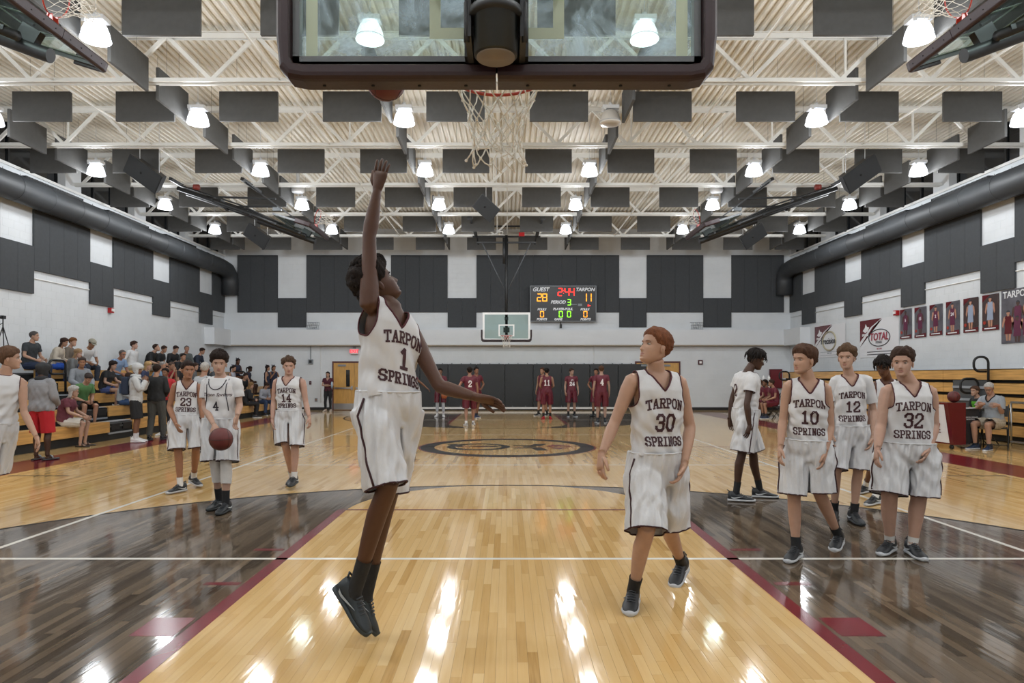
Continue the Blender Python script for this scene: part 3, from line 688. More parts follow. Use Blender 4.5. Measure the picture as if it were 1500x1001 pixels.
for sx, s, px in ((-1, 'left', 459), (1, 'right', 1019)):
    t = thing('caged_light', 'wire-caged emergency light on the back wall bulkhead, %s side' % s, 'light fixture', P(px, 476, Y1-.1))
    MB().box(-.12, .12, 0, .09, -.12, .02).build('case', M_lampwhite, t)
    mb = MB()
    for k in range(7): mb.tube([(-.24+k*.08, -.14, -.2), (-.24+k*.08+.06, -.1, .1)], .008, 4)
    for z in (-.2, -.05, .1): mb.tube([(-.26, -.14+.1*(z > 0), z), (.3, -.14, z)], .008, 4)
    mb.build('cage', M_grey, t)
    for q in (-.08, .08): MB().ball((q, -.05, .03), .06, 8, 6).build('lamp_head', M_lampwhite, t)
for sx, s, px, py, Y in ((-1, 'left', 162, 455, 21.6), (1, 'right', 1313, 457, 22.0)):
    t = thing('fire_strobe', 'red fire alarm strobe on the %s wall' % s, 'fire alarm', (sx*(WX-.06), Y, EYE+(551-py)*.0216))
    MB().box(-.05, .05, -.09, .09, -.08, .08).build('case', M_red, t); MB().box(*sorted((-sx*.05, -sx*.09)), -.05, .05, -.03, .05).build('strobe_lens', M_white, t)
fitting('maroon_cabinet', 'maroon box on the back wall at the end of the right bleachers', 'box', P(1137, 555, Y1-.15), [('case', (-.27, .27, 0, .14, -.42, .42), M_maroon), ('door', (-.24, .24, -.02, 0, -.39, .39), mat('maroon_door', '691a22', .4))])
o = MB().box(-7.2, -7.1, Y1-.03, Y1-.005, 3, 3.01)
for px in (470, 870): 
    o = MB().tube([(P(px, 507, Y1-.03)), P(px, 590, Y1-.03)], .012, 6).build('conduit', M_white); tag(o, 'thin vertical conduit pipe on the back wall %s' % ('left of the left door' if px < 600 else 'above the wall padding'), 'pipe')

# ------------------------------------------------------------------ hanging loudspeakers
def speaker(c, w_, h, d, tilt, yaw, label):
    t = thing('loudspeaker', label, 'loudspeaker'); t.matrix_world = T_(c) @ Matrix.Rotation(yaw, 4, 'Z') @ Matrix.Rotation(tilt, 4, 'Y') @ Matrix.Rotation(radians(20), 4, 'X')
    mb = MB(); mb.poly([(-w_/2, -d/2, -h/2), (w_/2, -d/2, -h/2), (w_/2, -d/2, h/2), (-w_/2, -d/2, h/2)], None)
    mb = MB(); mb.add([(-w_/2, -d/2, -h/2), (w_/2, -d/2, -h/2), (w_/2, -d/2, h/2), (-w_/2, -d/2, h/2), (-w_/2*.8, d/2, -h/2*.8), (w_/2*.8, d/2, -h/2*.8), (w_/2*.8, d/2, h/2*.8), (-w_/2*.8, d/2, h/2*.8)], [(0, 1, 2, 3), (7, 6, 5, 4), (0, 4, 5, 1), (1, 5, 6, 2), (2, 6, 7, 3), (3, 7, 4, 0)])
    mb.build('cabinet', M_black2, t)
    MB().box(-w_/2+.02, w_/2-.02, -d/2-.012, -d/2, -h/2+.02, h/2-.02).build('grille', mat('speaker_grille', '242628', .7, bump=.4, bscale=500), t)
    mb = MB(); mb.tube([(-.05, -d/2-.013, 0), (-.05, -d/2-.016, 0)], .03, 10); mb.build('port', M_dark, t)
    Mi = t.matrix_world.inverted()
    for q in (-.3, .3):
        a = t.matrix_world @ V((q*w_, 0, h*.38)); b = V((a.x, a.y, 8.07)); MB().tube([Mi @ a, Mi @ b], .008, 5).build('cable', M_lampwhite, t)
speaker(P(215, 255, 17.2), 1.0, .5, .3, radians(36), 0, 'black loudspeaker hung from the roof at upper left, nearer of the left pair')
speaker(P(1257, 255, 17.2), 1.0, .5, .3, radians(-36), 0, 'black loudspeaker hung from the roof at upper right, nearer of the right pair')
speaker(P(379, 346, 24.0), .92, .5, .3, radians(36), 0, 'black loudspeaker hung beneath the folded left basket, farther of the left pair')
speaker(P(1101, 346, 24.0), .92, .5, .3, radians(-36), 0, 'black loudspeaker hung beneath the folded right basket, farther of the right pair')
speaker(P(714, 305, 20.4), .72, .5, .3, radians(42), 0, 'black loudspeaker hung in the middle of the hall above the far basket')

# ------------------------------------------------------------------ left bleachers, pulled out
SX = [-(9.4+.62*k) for k in range(5)]; SZ = [.44+.315*k for k in range(5)]
BY0, BY1 = 9.0, 30.1
M_deckb = mat('bleacher_deck', '4a4c4e', .6); M_step = mat('grey_step', '8e949b', .5); M_skirt = mat('bleacher_skirt', '17191a', .7)
bl = thing('bleachers', 'long pulled-out wooden bleachers full of spectators along the left wall', 'bleachers', (0, 0, 0))
AIS = [(16.15, 17.15), (27.0, 27.7)]
def spans():
    y = BY0; out = []
    for a, b in AIS: out.append((y, a)); y = b
    out.append((y, BY1)); return out
for k in range(5):
    x, z = SX[k], SZ[k]
    for a, b in spans():
        n = max(1, round((b-a)/2.4))
        for j in range(n):
            q0, q1 = a+(b-a)*j/n+.004, a+(b-a)*(j+1)/n-.004
            mb = MB(); mb.box(x-.27, x, q0, q1, z-.035, z); mb.box(x-.025, x, q0, q1, z-.25, z-.035); mb.build('seat_board', M_wood, bl)
    MB().box(x-.62, x-.03, BY0, BY1, z-.14, z-.10).build('foot_deck', M_deckb, bl)
    MB().box(x-.60, x-.05, BY0, BY1, max(0, z-.44), z-.14).build('riser_skirt', M_skirt, bl)
    if k < 3:
        for a, b in AIS[:1]:
            MB().box(x-.25, x-.02, a, b, z-.30, z-.26).build('aisle_step', M_step, bl)
            for q in range(2): MB().box(x-.05+q*.002, x-.02, a+.1+q*.5, a+.45+q*.5, z-.2, z-.06).build('step_block', M_black2, bl)
            MB().box(x-.30, x-.05, a, b, z-.02, z).build('aisle_step', M_step, bl)
MB().box(SX[4]-.62, -WX+.03, BY0, BY1, SZ[4]-.14, SZ[4]-.10).build('foot_deck', M_deckb, bl)
def rail_loop(name, label, c, h, w_, m=M_black, ax='y', rad=.028):
    """single post carrying a rounded loop handle"""
    t = thing(name, label, 'handrail', c); r = .14; z1 = h; z0 = h-.34
    pts = [(0, 0, 0), (0, 0, z1-r)]
    pts += [(0, -(r-r*cos(a)), z1-r+r*sin(a)) for a in np.linspace(.3, pi/2, 5)]
    pts += [(0, -(w_-r)-r*sin(a), z1-r+r*cos(a)) for a in np.linspace(0, pi/2, 5)]
    pts += [(0, -(w_-r)-r*cos(a), z0+r-r*sin(a)) for a in np.linspace(.2, pi/2, 5)] + [(0, -.05, z0)]
    if ax == 'x': pts = [(y, x, z) for x, y, z in pts]
    MB().tube(pts, rad, 10).build('rail_tube', m, t); MB().box(-.06, .06, -.06, .06, 0, .02).build('foot_plate', m, t)
rail_loop('handrail', 'black loop handrail in the near aisle of the left bleachers', (-11.0, 17.0, 1.03), .88, .62)
rail_loop('handrail', 'black loop handrail in the far aisle of the left bleachers', (-10.3, 26.9, .75), .95, .6, ax='x')

# ------------------------------------------------------------------ right bleachers, folded shut
br = thing('bleachers', 'folded wooden bleachers standing closed along the right wall', 'bleachers', (0, 0, 0))
MB().box(11.42, WX-.03, 10.5, 28, .02, 1.62).build('riser_skirt', M_skirt, br)
for k in range(5):
    zt = 1.70-.315*k
    ys = [10.5, 14.1, 17.7, 21.3, 24.9, 28.0]
    for a, b in zip(ys, ys[1:]):
        mb = MB(); mb.box(11.30, 11.34, a+.005, b-.005, zt-.265, zt-.012); mb.box(11.30, 11.6, a+.005, b-.005, zt-.03, zt-.012); mb.build('seat_board', M_wood, br)
MB().box(11.295, 11.335, 16.0, 17.3, .52, 1.42).build('aisle_gap', M_deckb, br)
for k in range(3): MB().box(11.25, 11.30, 16.05, 17.25, .62+.3*k, .68+.3*k).build('aisle_step', M_step, br)
rail_loop('handrail', 'taller black loop handrail folded at the closed right bleachers', (11.24, 15.95, .9), 1.07, .34, ax='x')
for o in (rail_loop('handrail', 'lower black loop handrail behind the seated boy at the closed right bleachers', (11.24, 16.3, .6), .86, .42, ax='x'), rail_loop('handrail', 'black loop handrail at the far end of the closed right bleachers', (11.24, 27.2, .75), .95, .4, ax='x')): pass
t = thing('floor_rail', 'grey metal pipe rail in front of the right bleachers', 'rail', (11.0, 0, 0))
for z in (.95, .09): MB().tube([(0, 10.6, z), (0, 14.9, z)], .025, 8).build('rail_tube', M_chrome, t)
for y in (10.6, 12.0, 13.4, 14.9): MB().tube([(0, y, 0), (0, y, .95)], .02, 8).build('post', M_chrome, t)

# ------------------------------------------------------------------ scorer's table
t = thing('scorers_table', 'maroon and black scorer\'s table with a white sign panel', 'table', (9.25, 14.3, 0), radians(8))
mb = MB(); mb.poly([(-.14, -.22, .12), (-.04, -.22, .12), (.28, -.22, .12), (.16, -.22, 1.0), (-.24, -.22, 1.0)], (0, 2.6, 0)); 
mb = MB(); mb.poly([(-.05, -.22, .10), (.10, -.22, .10), (.20, -.22, .96), (-.20, -.22, .96)], (0, .06, 0)); mb.poly([(-.07, .0, .10), (-.05, .0, .10), (-.19, .0, .96), (-.21, .0, .96)], (0, 1.0, 0))
mb = MB(); mb.add([(-.06, -.2, .1), (.22, -.2, .1), (.22, -.2, .97), (-.2, -.2, .97), (-.06, 2.2, .1), (.22, 2.2, .1), (.22, 2.2, .97), (-.2, 2.2, .97)], [(0, 1, 2, 3), (7, 6, 5, 4), (0, 4, 5, 1), (1, 5, 6, 2), (2, 6, 7, 3), (3, 7, 4, 0)])
mb.build('front_shell', M_maroon, t)
M_sign = mat('sign_white', 'dfe0e2', .4)
mb = MB(); mb.add([(-.075, -.12, .13), (-.075, .30, .13), (-.207, .30, .93), (-.207, -.12, .93)], [(0, 3, 2, 1)]); mb.add([(-.22, -.5, .1)], []); sgn = MB().add([(-.069, -.10, .13), (-.069, .45, .13), (-.203, .45, .93), (-.203, -.10, .93)], [(0, 1, 2, 3)])
sgn.build('sign_panel', M_sign, t)
MB().box(.22, .60, -.12, 2.2, .12, .80).build('cabinet', mat('table_black', '232427', .45), t)
MB().box(.18, .75, -.14, 2.2, .80, .83).build('table_top', M_black2, t)
text_obj('lettering', 'TARPON SPRINGS', .04, M_lampwhite, t, (.41, -.125, .66)); text_obj('lettering', 'BASKETBALL', .035, M_lampwhite, t, (.40, -.125, .62))
mb = MB(); k = -.005
def sp(u, v_): return (-.069-.134*(v_-.13)/.8-.006, u, v_)
mb.poly([sp(.17-.10, .52), sp(.17-.06, .43), sp(.17, .40), sp(.17+.06, .43), sp(.17+.10, .52), sp(.17+.05, .56), sp(.17+.03, .64), sp(.17, .68), sp(.17-.03, .64), sp(.17-.05, .56)]); mb.build('emblem', M_maroon, t)
for sz_ in (.38, .33): MB().poly([sp(.09, sz_), sp(.25, sz_), sp(.25, sz_+.02), sp(.09, sz_+.02)]).build('emblem', M_maroon, t)
MB().poly([sp(.03, .86), sp(.31, .86), sp(.31, .88), sp(.03, .88)]).build('emblem', M_black2, t)
for y in (-.1, 2.0):
    for x in (-.02, .5): MB().tube([(x, y, .05), (x+.001, y, .13)], .03, 8).build('caster', M_black, t); 
    for x in (-.02, .5): MB().tube([(x-.02, y, .045), (x+.02, y, .045)], .045, 12).build('caster', M_black, t)
o = MB().poly([(9.62, 14.3, .842), (10.02, 14.25, .86), (9.98, 14.5, .852), (9.66, 14.55, .842)], (0, 0, .003)).build('paper_sheet', M_white); tag(o, 'open white scorebook lying on the black table before the grey-shirted man', 'paper')

def folding_chair(c, rz, label, m=M_black):
    t = thing('folding_chair', label, 'chair', c, rz, 'folding chairs')     # faces local -y
    MB().box(-.21, .21, -.2, .2, .43, .455).build('seat', m, t); mb = MB(); mb.obox((0, .25, .78), (.21, 0, 0), (0, .012, .0), (0, .03, .11)); mb.build('backrest', m, t)
    for sx in (-1, 1):
        MB().tube([(sx*.23, -.26, 0), (sx*.23, .12, .5), (sx*.22, .28, .92)], .012, 8).build('leg', m, t)
        MB().tube([(sx*.21, .28, 0), (sx*.21, -.1, .44)], .012, 8).build('leg', m, t)
    MB().tube([(-.23, -.18, .1), (.23, -.18, .1)], .01, 6).build('crossbar', m, t)
    return t
folding_chair((10.18, 14.25, 0), radians(-38), 'black folding chair under the grey-shirted man at the table')
for k in range(5): folding_chair((9.55+.02*k, 24.2+.62*k, 0), radians(-90), 'black folding chair, %s of the team bench row at the far right' % ORD[k])

# cooler and bin by the far bench
t = thing('water_cooler', 'dark green drink cooler on a stand beside the far team bench', 'cooler', P(1122, 607, 27.2))
MB().lathe([(.0, .75), (.2, .75), (.24, .8), (.24, 1.25), (.21, 1.3), (.0, 1.3)], n=20).build('barrel', mat('cooler_green', '1d2a26', .45), t)
MB().box(-.03, .03, -.28, -.2, .86, .94).build('tap', M_white, t); MB().box(-.06, .06, -.245, -.238, 1.05, 1.12).build('sticker', M_white, t)
MB().tube([(0, 0, .02), (0, 0, .76)], .03, 10).build('stand', M_black, t); MB().lathe([(0, 0), (.2, 0), (.2, .03), (0, .03)], n=16).build('stand_base', M_black, t)
for k, dx in enumerate((-.1, .12)):
    o = MB().lathe([(0, 0), (.05, 0), (.05, .16), (.02, .19), (.02, .23), (0, .23)], n=12).build('cup_stack', M_white); o.location = P(1122, 607, 27.2)+V((dx, 0, 1.31)); tag(o, '%s white cup stack standing on the green drink cooler' % ('left' if k == 0 else 'right'), 'cups')
t = thing('waste_bin', 'low black waste bin by the far team bench', 'bin', P(1115, 607, 26.6))
MB().lathe([(0, 0), (.2, 0), (.25, .5), (.26, .52), (.235, .5), (.19, .03)], n=18).build('bucket', M_black2, t); MB().lathe([(.25, .47), (.27, .5), (.26, .53)], n=18).build('bag_rim', M_black, t)

# tripod with camera at top left
t = thing('camera_tripod', 'black camera tripod standing on the top row at the left edge', 'tripod', (-12.15, 16.45, SZ[4]))
for a in (0, 2.1, 4.2): MB().tube([(.3*cos(a), .3*sin(a), 0), (0, 0, 1.02)], .012, 6).build('leg', M_black, t)
MB().tube([(0, 0, .85), (0, 0, 1.20)], .014, 6).build('column', M_black, t); MB().box(-.04, .04, -.05, .05, 1.20, 1.28).build('camera', M_black2, t); MB().tube([(0, 0, 1.1), (-.25, .02, 1.0)], .009, 5).build('pan_handle', M_black, t)
MB().tube([(0, -.05, 1.24), (0, -.10, 1.24)], .022, 10).build('lens', M_black, t)

# ------------------------------------------------------------------ banners and portraits on the right wall
def on_wall(px, py): Y = 12.54/((px-743)/1000); return Y, EYE+(551-py)*Y/1000
def banner(px0, px1, yt0, yb0, yt1, yb1, label, name='banner', cat='banner', tilt=0, group=None):
    """returns the thing and a mapper from (u,v) in 0..1 to its local face"""
    Ya, za1 = on_wall(px0, yt0); _, za0 = on_wall(px0, yb0); Yb, zb1 = on_wall(px1, yt1); _, zb0 = on_wall(px1, yb1)
    z0, z1 = (za0+zb0)/2, (za1+zb1)/2; L = Ya-Yb
    t = thing(name, label, cat, (WX-.012, Yb, z0), 0, group); H = z1-z0
    def F(u, v_, d=0): return V((-.006-d, L*(1-u), H*v_))
    return t, F, L, H
def flat(F, pts, d): return MB().poly([F(u, v_, d) for u, v_ in pts])
M_bn = mat('banner_vinyl', 'd9dadd', .5)
def wtext(s, size, m, t, F, u, v_, d=.004, **k):
    o = link('lettering', text_mesh(s, size, m, **k), t); p = F(u, v_, d)
    o.matrix_local = Matrix.Translation(p) @ Matrix.Rotation(-pi/2, 4, 'Z') @ Matrix.Rotation(pi/2, 4, 'X'); return o
def arc_pts(F, cu, cv, ru, rv, d, a0=0, a1=2*pi, n=28): return [F(cu+ru*cos(a0+(a1-a0)*i/n), cv+rv*sin(a0+(a1-a0)*i/n), d) for i in range(n)]
def corner_badge(t, F):
    flat(F, [(0, 1), (.58, 1), (.30, .80), (.02, .45), (0, .40)], .002).build('corner_print', M_maroon, t)
    flat(F, [(.50, .93), (.6, .985), (.35, .80), (.06, .38), (.0, .28), (.03, .33)], .003).build('stripe_print', M_maroon, t)
    flat(F, [(.08, .72), (.14, .80), (.16, .90), (.20, .82), (.26, .80), (.22, .70), (.15, .66)], .004).build('emblem', M_sign, t)
    wtext('SPRINGS', .11, M_sign, t, F, .15, .60, d=.005, offset=.004)
Mk = mat('print_black', '2a2a30', .5); Mg = mat('print_gold', 'a79f86', .5); Mc = mat('print_crimson', '99243c', .5); Mgr = mat('print_grey', '8b9298', .5)
t, F, L, H = banner(1192, 1237, 479, 524, 473, 523, 'white sponsor banner reading Precision on the right wall, farther of two')
flat(F, [(0, 0), (1, 0), (1, 1), (0, 1)], 0).build('sheet', M_bn, t); corner_badge(t, F)
MB().tube(arc_pts(F, .5, .5, .21, .29, .004), .035, 6, closed=True).build('ring_print', Mg, t)
wtext('Precision', .34, Mk, t, F, .48, .5, d=.02, offset=.004, xs=1) if False else wtext('Precision', .34, Mk, t, F, .48, .5, d=.02, offset=.004)
wtext('SINCE 1990', .07, Mgr, t, F, .5, .12); 
for v_ in (.06, .16): flat(F, [(.2, v_), (.8, v_), (.8, v_+.012), (.2, v_+.012)], .003).build('text_rule', Mgr, t)
t, F, L, H = banner(1258, 1315, 471, 524, 462, 522, 'white sponsor banner reading TOTAL FITNESS on the right wall, nearer of two')
flat(F, [(0, 0), (1, 0), (1, 1), (0, 1)], 0).build('sheet', M_bn, t); corner_badge(t, F)
MB().tube(arc_pts(F, .52, .50, .27, .22, .004), .016, 6, closed=True).build('ring_print', Mk, t)
wtext('TOTAL', .36, Mc, t, F, .52, .52, d=.02, offset=.004, shear=.15); wtext('FITNESS', .11, Mk, t, F, .52, .38, d=.02)
wtext('863-2198', .08, Mc, t, F, .52, .21)
for v_ in (.06, .13): flat(F, [(.2, v_), (.85, v_), (.85, v_+.02), (.2, v_+.02)], .003).build('text_rule', Mk, t)
M_pbg = mat('poster_grey', '55535a', .4, noise=.35, nscale=3); M_pbg2 = mat('poster_dark', '3a2a28', .4, noise=.3, nscale=3)
SKN = {'a': mat('print_skin_dark', '4a3026', .6), 'b': mat('print_skin_light', 'b08068', .6)}
M_jm = mat('print_jersey_maroon', '5a1a3a', .5); M_jg = mat('print_jersey_grey', '8f9bb0', .5)
def print_player(t, F, cu, v0, v1, wu, skin, jer, num=None):
    h = v1-v0; s = wu
    def f(pts, m, d=.003, nm='figure_print'): flat(F, [(cu+a*s, v0+b*h) for a, b in pts], d).build(nm, m, t)
    f([(-.10, 0), (-.02, 0), (-.03, .30), (-.15, .30)], skin); f([(.02, 0), (.12, 0), (.15, .30), (.03, .30)], skin)
    f([(-.2, .22), (.2, .22), (.16, .48), (-.16, .48)], jer, .0035); f([(-.17, .45), (.17, .45), (.19, .66), (.14, .82), (-.14, .82), (-.19, .66)], jer, .004)
    f([(-.19, .80), (-.26, .74), (-.32, .50), (-.26, .42), (-.21, .55), (-.15, .70)], skin, .0045); f([(.19, .80), (.26, .74), (.3, .5), (.24, .42), (.2, .55), (.15, .70)], skin, .0045)
    f([(-.05, .80), (.05, .80), (.05, .86), (-.05, .86)], skin, .005)
    f([(.09*cos(a), .91+.075*sin(a)) for a in np.linspace(0, 2*pi, 13)[:-1]], skin, .0055); f([(.095*cos(a), .925+.075*sin(a)) for a in np.linspace(0.1, pi-.1, 9)], Mk, .006, 'hair_print')
    if num: wtext(num, .13, M_sign, t, F, cu, v0+h*.60, d=.008, offset=.003)
def poster(a, b, ya0, yb0, ya1, yb1, skin, jer, label, bg, nm):
    t, F, L, H = banner(a, b, ya0, yb0, ya1, yb1, label, 'player_poster', 'poster', group='player portrait posters')
    MB().poly([F(0, 0), F(1, 0), F(1, 1), F(0, 1)], (-.01, 0, 0)).build('sheet', bg, t)
    d0 = .011; G = lambda u, v_, d=0: F(u, v_, d+d0)
    flat(G, [(0, 0), (1, 0), (1, .14), (0, .08)], .001).build('band_print', M_maroon, t); flat(G, [(0, 1), (.5, 1), (0, .8)], .001).build('corner_print', M_maroon, t)
    print_player(t, G, .5, .1, .95, 1.0, skin, jer, nm)
    flat(G, [(.16+.09*cos(q), .22+.05*sin(q)) for q in np.linspace(0, 2*pi, 13)[:-1]], .007).build('ball_print', M_rim, t)
    flat(G, [(.15, .04), (.85, .04), (.85, .07), (.15, .07)], .007).build('text_rule', M_sign, t)
nmz = ['farthest', 'second farthest', 'third farthest', 'third nearest', 'second nearest', 'nearest']
for i, (a, b, ya0, yb0, ya1, yb1, sk, je, bg, nb) in enumerate([(1317, 1333.5, 454, 497, 452, 496, 'a', M_jm, M_pbg, '5'), (1338, 1355, 451, 495, 449, 494, 'a', M_jm, M_pbg, '15'), (1360, 1378.5, 447, 492, 445, 491, 'b', M_jm, M_pbg, '2'),
        (1384, 1403.5, 443, 491, 440, 490, 'b', M_jm, M_pbg, '24'), (1409.5, 1431, 438, 488, 435, 486, 'b', M_jg, M_pbg2, None), (1437, 1461, 433, 485, 430, 483, 'b', M_jg, M_pbg2, None)]):
    poster(a, b, ya0, yb0, ya1, yb1, SKN[sk], je, '%s player portrait poster of six on the right wall, %s jersey' % (nmz[i], 'maroon' if je is M_jm else 'pale grey'), bg, nb)
t, F, L, H = banner(1465, 1560, 431, 502, 405, 500, 'large team photo banner headed TARPON SPRINGS at the right edge', 'team_banner')
MB().poly([F(0, 0), F(1, 0), F(1, 1), F(0, 1)], (-.01, 0, 0)).build('sheet', M_pbg, t); G = lambda u, v_, d=0: F(u, v_, d+.011)
wtext('TARPON SPRINGS', .235, M_sign, t, G, .5, .90, offset=.004)
for i, (u, v0, v1, sk, je) in enumerate([(.12, .05, .62, 'b', M_maroon), (.27, .02, .5, 'a', M_jm), (.28, .25, .78, 'a', M_jm), (.42, .02, .55, 'b', M_jm), (.46, .28, .82, 'b', M_jm), (.57, .02, .5, 'b', M_jm), (.64, .28, .8, 'a', M_jm), (.73, .02, .55, 'a', M_jm), (.8, .26, .75, 'b', M_jm), (.9, .05, .62, 'b', M_maroon)]):
    print_player(t, G, u, v0, v1, .33, SKN[sk], je)
# ------------------------------------------------------------------ people: how one is made
def remeshed(mb, voxel, smooth=3, fac=.5):
    me = bpy.data.meshes.new('raw'); me.from_pydata(mb.v, [], mb.f); o = bpy.data.objects.new('raw', me)
    m = o.modifiers.new('r', 'REMESH'); m.mode = 'VOXEL'; m.voxel_size = voxel
    if smooth: q = o.modifiers.new('s', 'SMOOTH'); q.factor = fac; q.iterations = smooth
    me2 = evaluated(o); n = len(me2.vertices); v = np.empty(n*3); me2.vertices.foreach_get('co', v)
    nn = np.empty(n*3); me2.vertices.foreach_get('normal', nn)
    k = len(me2.loops); lp = np.empty(k, int); me2.loops.foreach_get('vertex_index', lp); tot = np.empty(len(me2.polygons), int); me2.polygons.foreach_get('loop_total', tot)
    if (tot == 4).all(): f = lp.reshape(-1, 4)
    else: f = np.array([list(p.vertices)+([p.vertices[-1]] if len(p.vertices) == 3 else []) for p in me2.polygons])
    bpy.data.meshes.remove(me2); bpy.data.meshes.remove(me)
    return v.reshape(-1, 3), f, nn.reshape(-1, 3)
def clip(v, f, g, tagv, cid):
    pos = g > 0; keep = pos[f].any(axis=1); f = f[keep]
    e = np.concatenate([f[:, [0, 1]], f[:, [1, 2]], f[:, [2, 3]], f[:, [3, 0]]])
    for a, b in ((0, 1), (1, 0)):
        s = (~pos[e[:, a]]) & pos[e[:, b]]; ia, ib = e[s, a], e[s, b]
        if len(ia) == 0: continue
        tt = (-g[ia]/(g[ib]-g[ia]+1e-12)).clip(0, 1)[:, None]
        nv = v[ia]+(v[ib]-v[ia])*tt
        if a == 0: acc = np.zeros_like(v); cnt = np.zeros(len(v))
        np.add.at(acc, ia, nv); np.add.at(cnt, ia, 1)
    if 'acc' in locals():
        m = cnt > 0; v = v.copy(); v[m] = acc[m]/cnt[m][:, None]; tagv[m] = cid
    return v, f
def compact(v, f, tagv):
    u, inv = np.unique(f, return_inverse=True); return v[u], inv.reshape(f.shape), tagv[u]
def loops_of(f):
    cnt = {}
    for q in f.tolist():
        for i in range(4):
            a, b = q[i], q[(i+1) % 4]
            if a != b: cnt[(a, b)] = 1
    nx = {}
    for a, b in cnt:
        if (b, a) not in cnt: nx.setdefault(a, b)
    out = []; seen = set()
    for a in list(nx):
        if a in seen: continue
        L = []; c = a
        while c in nx and c not in seen: seen.add(c); L.append(c); c = nx[c]
        if len(L) > 5: out.append(L)
    return out
def np_mesh(name, v, f, m, smooth=True):
    me = bpy.data.meshes.new(name); fl = [[a for i, a in enumerate(q) if a != q[i-1]] for q in f.tolist()]; fl = [q for q in fl if len(q) > 2]
    me.from_pydata(v.tolist(), [], fl)
    for x in (m if isinstance(m, list) else [m]): me.materials.append(x)
    me.polygons.foreach_set('use_smooth', [smooth]*len(me.polygons)); me.update(); return me
def vn(a): a = V(a); return a.normalized() if a.length > 1e-9 else V((0, 0, 1))
def npv(a): return np.array(tuple(a))
PROF = [(-.16, .09, .075), (-.06, .152, .098), (.05, .162, .112), (.2, .150, .110), (.36, .140, .102), (.55, .150, .112), (.70, .165, .122), (.83, .168, .116), (.92, .146, .094), (1.0, .092, .074), (1.05, .058, .06)]
def prof(t):
    ts = [p[0] for p in PROF]; return np.interp(t, ts, [p[1] for p in PROF]), np.interp(t, ts, [p[2] for p in PROF])
def limb(mb, a, b, rs, n=12, off=None):
    """tapered tube a->b; rs = [(fraction, radius)]; off = bulge direction"""
    a, b = V(a), V(b); mb.tube([a.lerp(b, q[0])+(off*q[2] if off is not None and len(q) > 2 else V((0, 0, 0))) for q in rs], [q[1] for q in rs], n)

def head_grid(nz, na):
    Z = [-.118, -.110, -.095, -.075, -.05, -.02, 0, .03, .06, .085, .105, .116, .12]
    Fy = [.052, .076, .088, .088, .090, .090, .086, .092, .090, .076, .050, .022, .0]
    By = [.034, .014, -.010, -.045, -.066, -.086, -.095, -.102, -.099, -.082, -.056, -.028, -.01]
    Wd = [.012, .028, .042, .052, .060, .067, .072, .077, .076, .064, .041, .020, .004]
    z = np.concatenate([np.linspace(-.118, .03, int(nz*.68)), np.linspace(.03, .12, nz-int(nz*.68)+1)[1:]])
    u = np.linspace(-1, 1, na+1)[:-1]; a = pi*(u*.72+.28*u**3)       # denser at the front (a=0)
    A, ZZ = np.meshgrid(a, z); f, b, wd = np.interp(ZZ, Z, Fy), np.interp(ZZ, Z, By), np.interp(ZZ, Z, Wd)
    ca, sa = np.cos(A), np.sin(A); X = wd*np.sign(sa)*np.abs(sa)**.9; Y = (f+b)/2+(f-b)/2*np.sign(ca)*np.abs(ca)**.92
    return A, X, Y, ZZ
def grid_faces(nz, na): return [(i*na+j, i*na+(j+1) % na, (i+1)*na+(j+1) % na, (i+1)*na+j) for i in range(nz-1) for j in range(na)]+[tuple(range(na-1, -1, -1)), tuple((nz-1)*na+j for j in range(na))]
def make_head(nz, na):
    A, X, Y, Z = head_grid(nz, na); Y = Y.copy(); fr = (np.cos(A) > 0)
    ax = np.abs(X); g = lambda c, s, q: np.exp(-((q-c)/s)**2)
    nh = np.interp(Z, [-.056, -.048, -.040, -.032, -.015, 0, .014], [0, .010, .023, .020, .013, .007, 0]); nw = np.interp(Z, [-.05, -.03, .01], [.0135, .011, .007])
    d = nh*np.exp(-(X/nw)**2) - .010*g(.031, .016, ax)*g(.003, .012, Z) + .005*g(.026, .02, ax)*g(.021, .008, Z)+.004*g(.045, .018, ax)*g(-.03, .02, Z)
    d += .0055*g(0, .021, X)*g(-.0625, .0045, Z)+.0065*g(0, .018, X)*g(-.0745, .005, Z)-.004*g(0, .024, X)*g(-.0685, .0025, Z)+.006*g(0, .02, X)*g(-.103, .012, Z)-.003*g(0, .025, X)*g(-.088, .006, Z)
    Y += d*fr; v = np.stack([X, Y, Z], -1).reshape(-1, 3); f = grid_faces(nz, na); 
    lip = []
    for q in f:
        c = v[list(q)].mean(0); lip.append(1 if (len(q) == 4 and abs(c[0]) < .021-(abs(c[2]+.068)*.9) and -.080 < c[2] < -.0575 and c[1] > .05) else 0)
    return v, f, lip
HEADS = {True: make_head(52, 60), False: make_head(22, 26)}
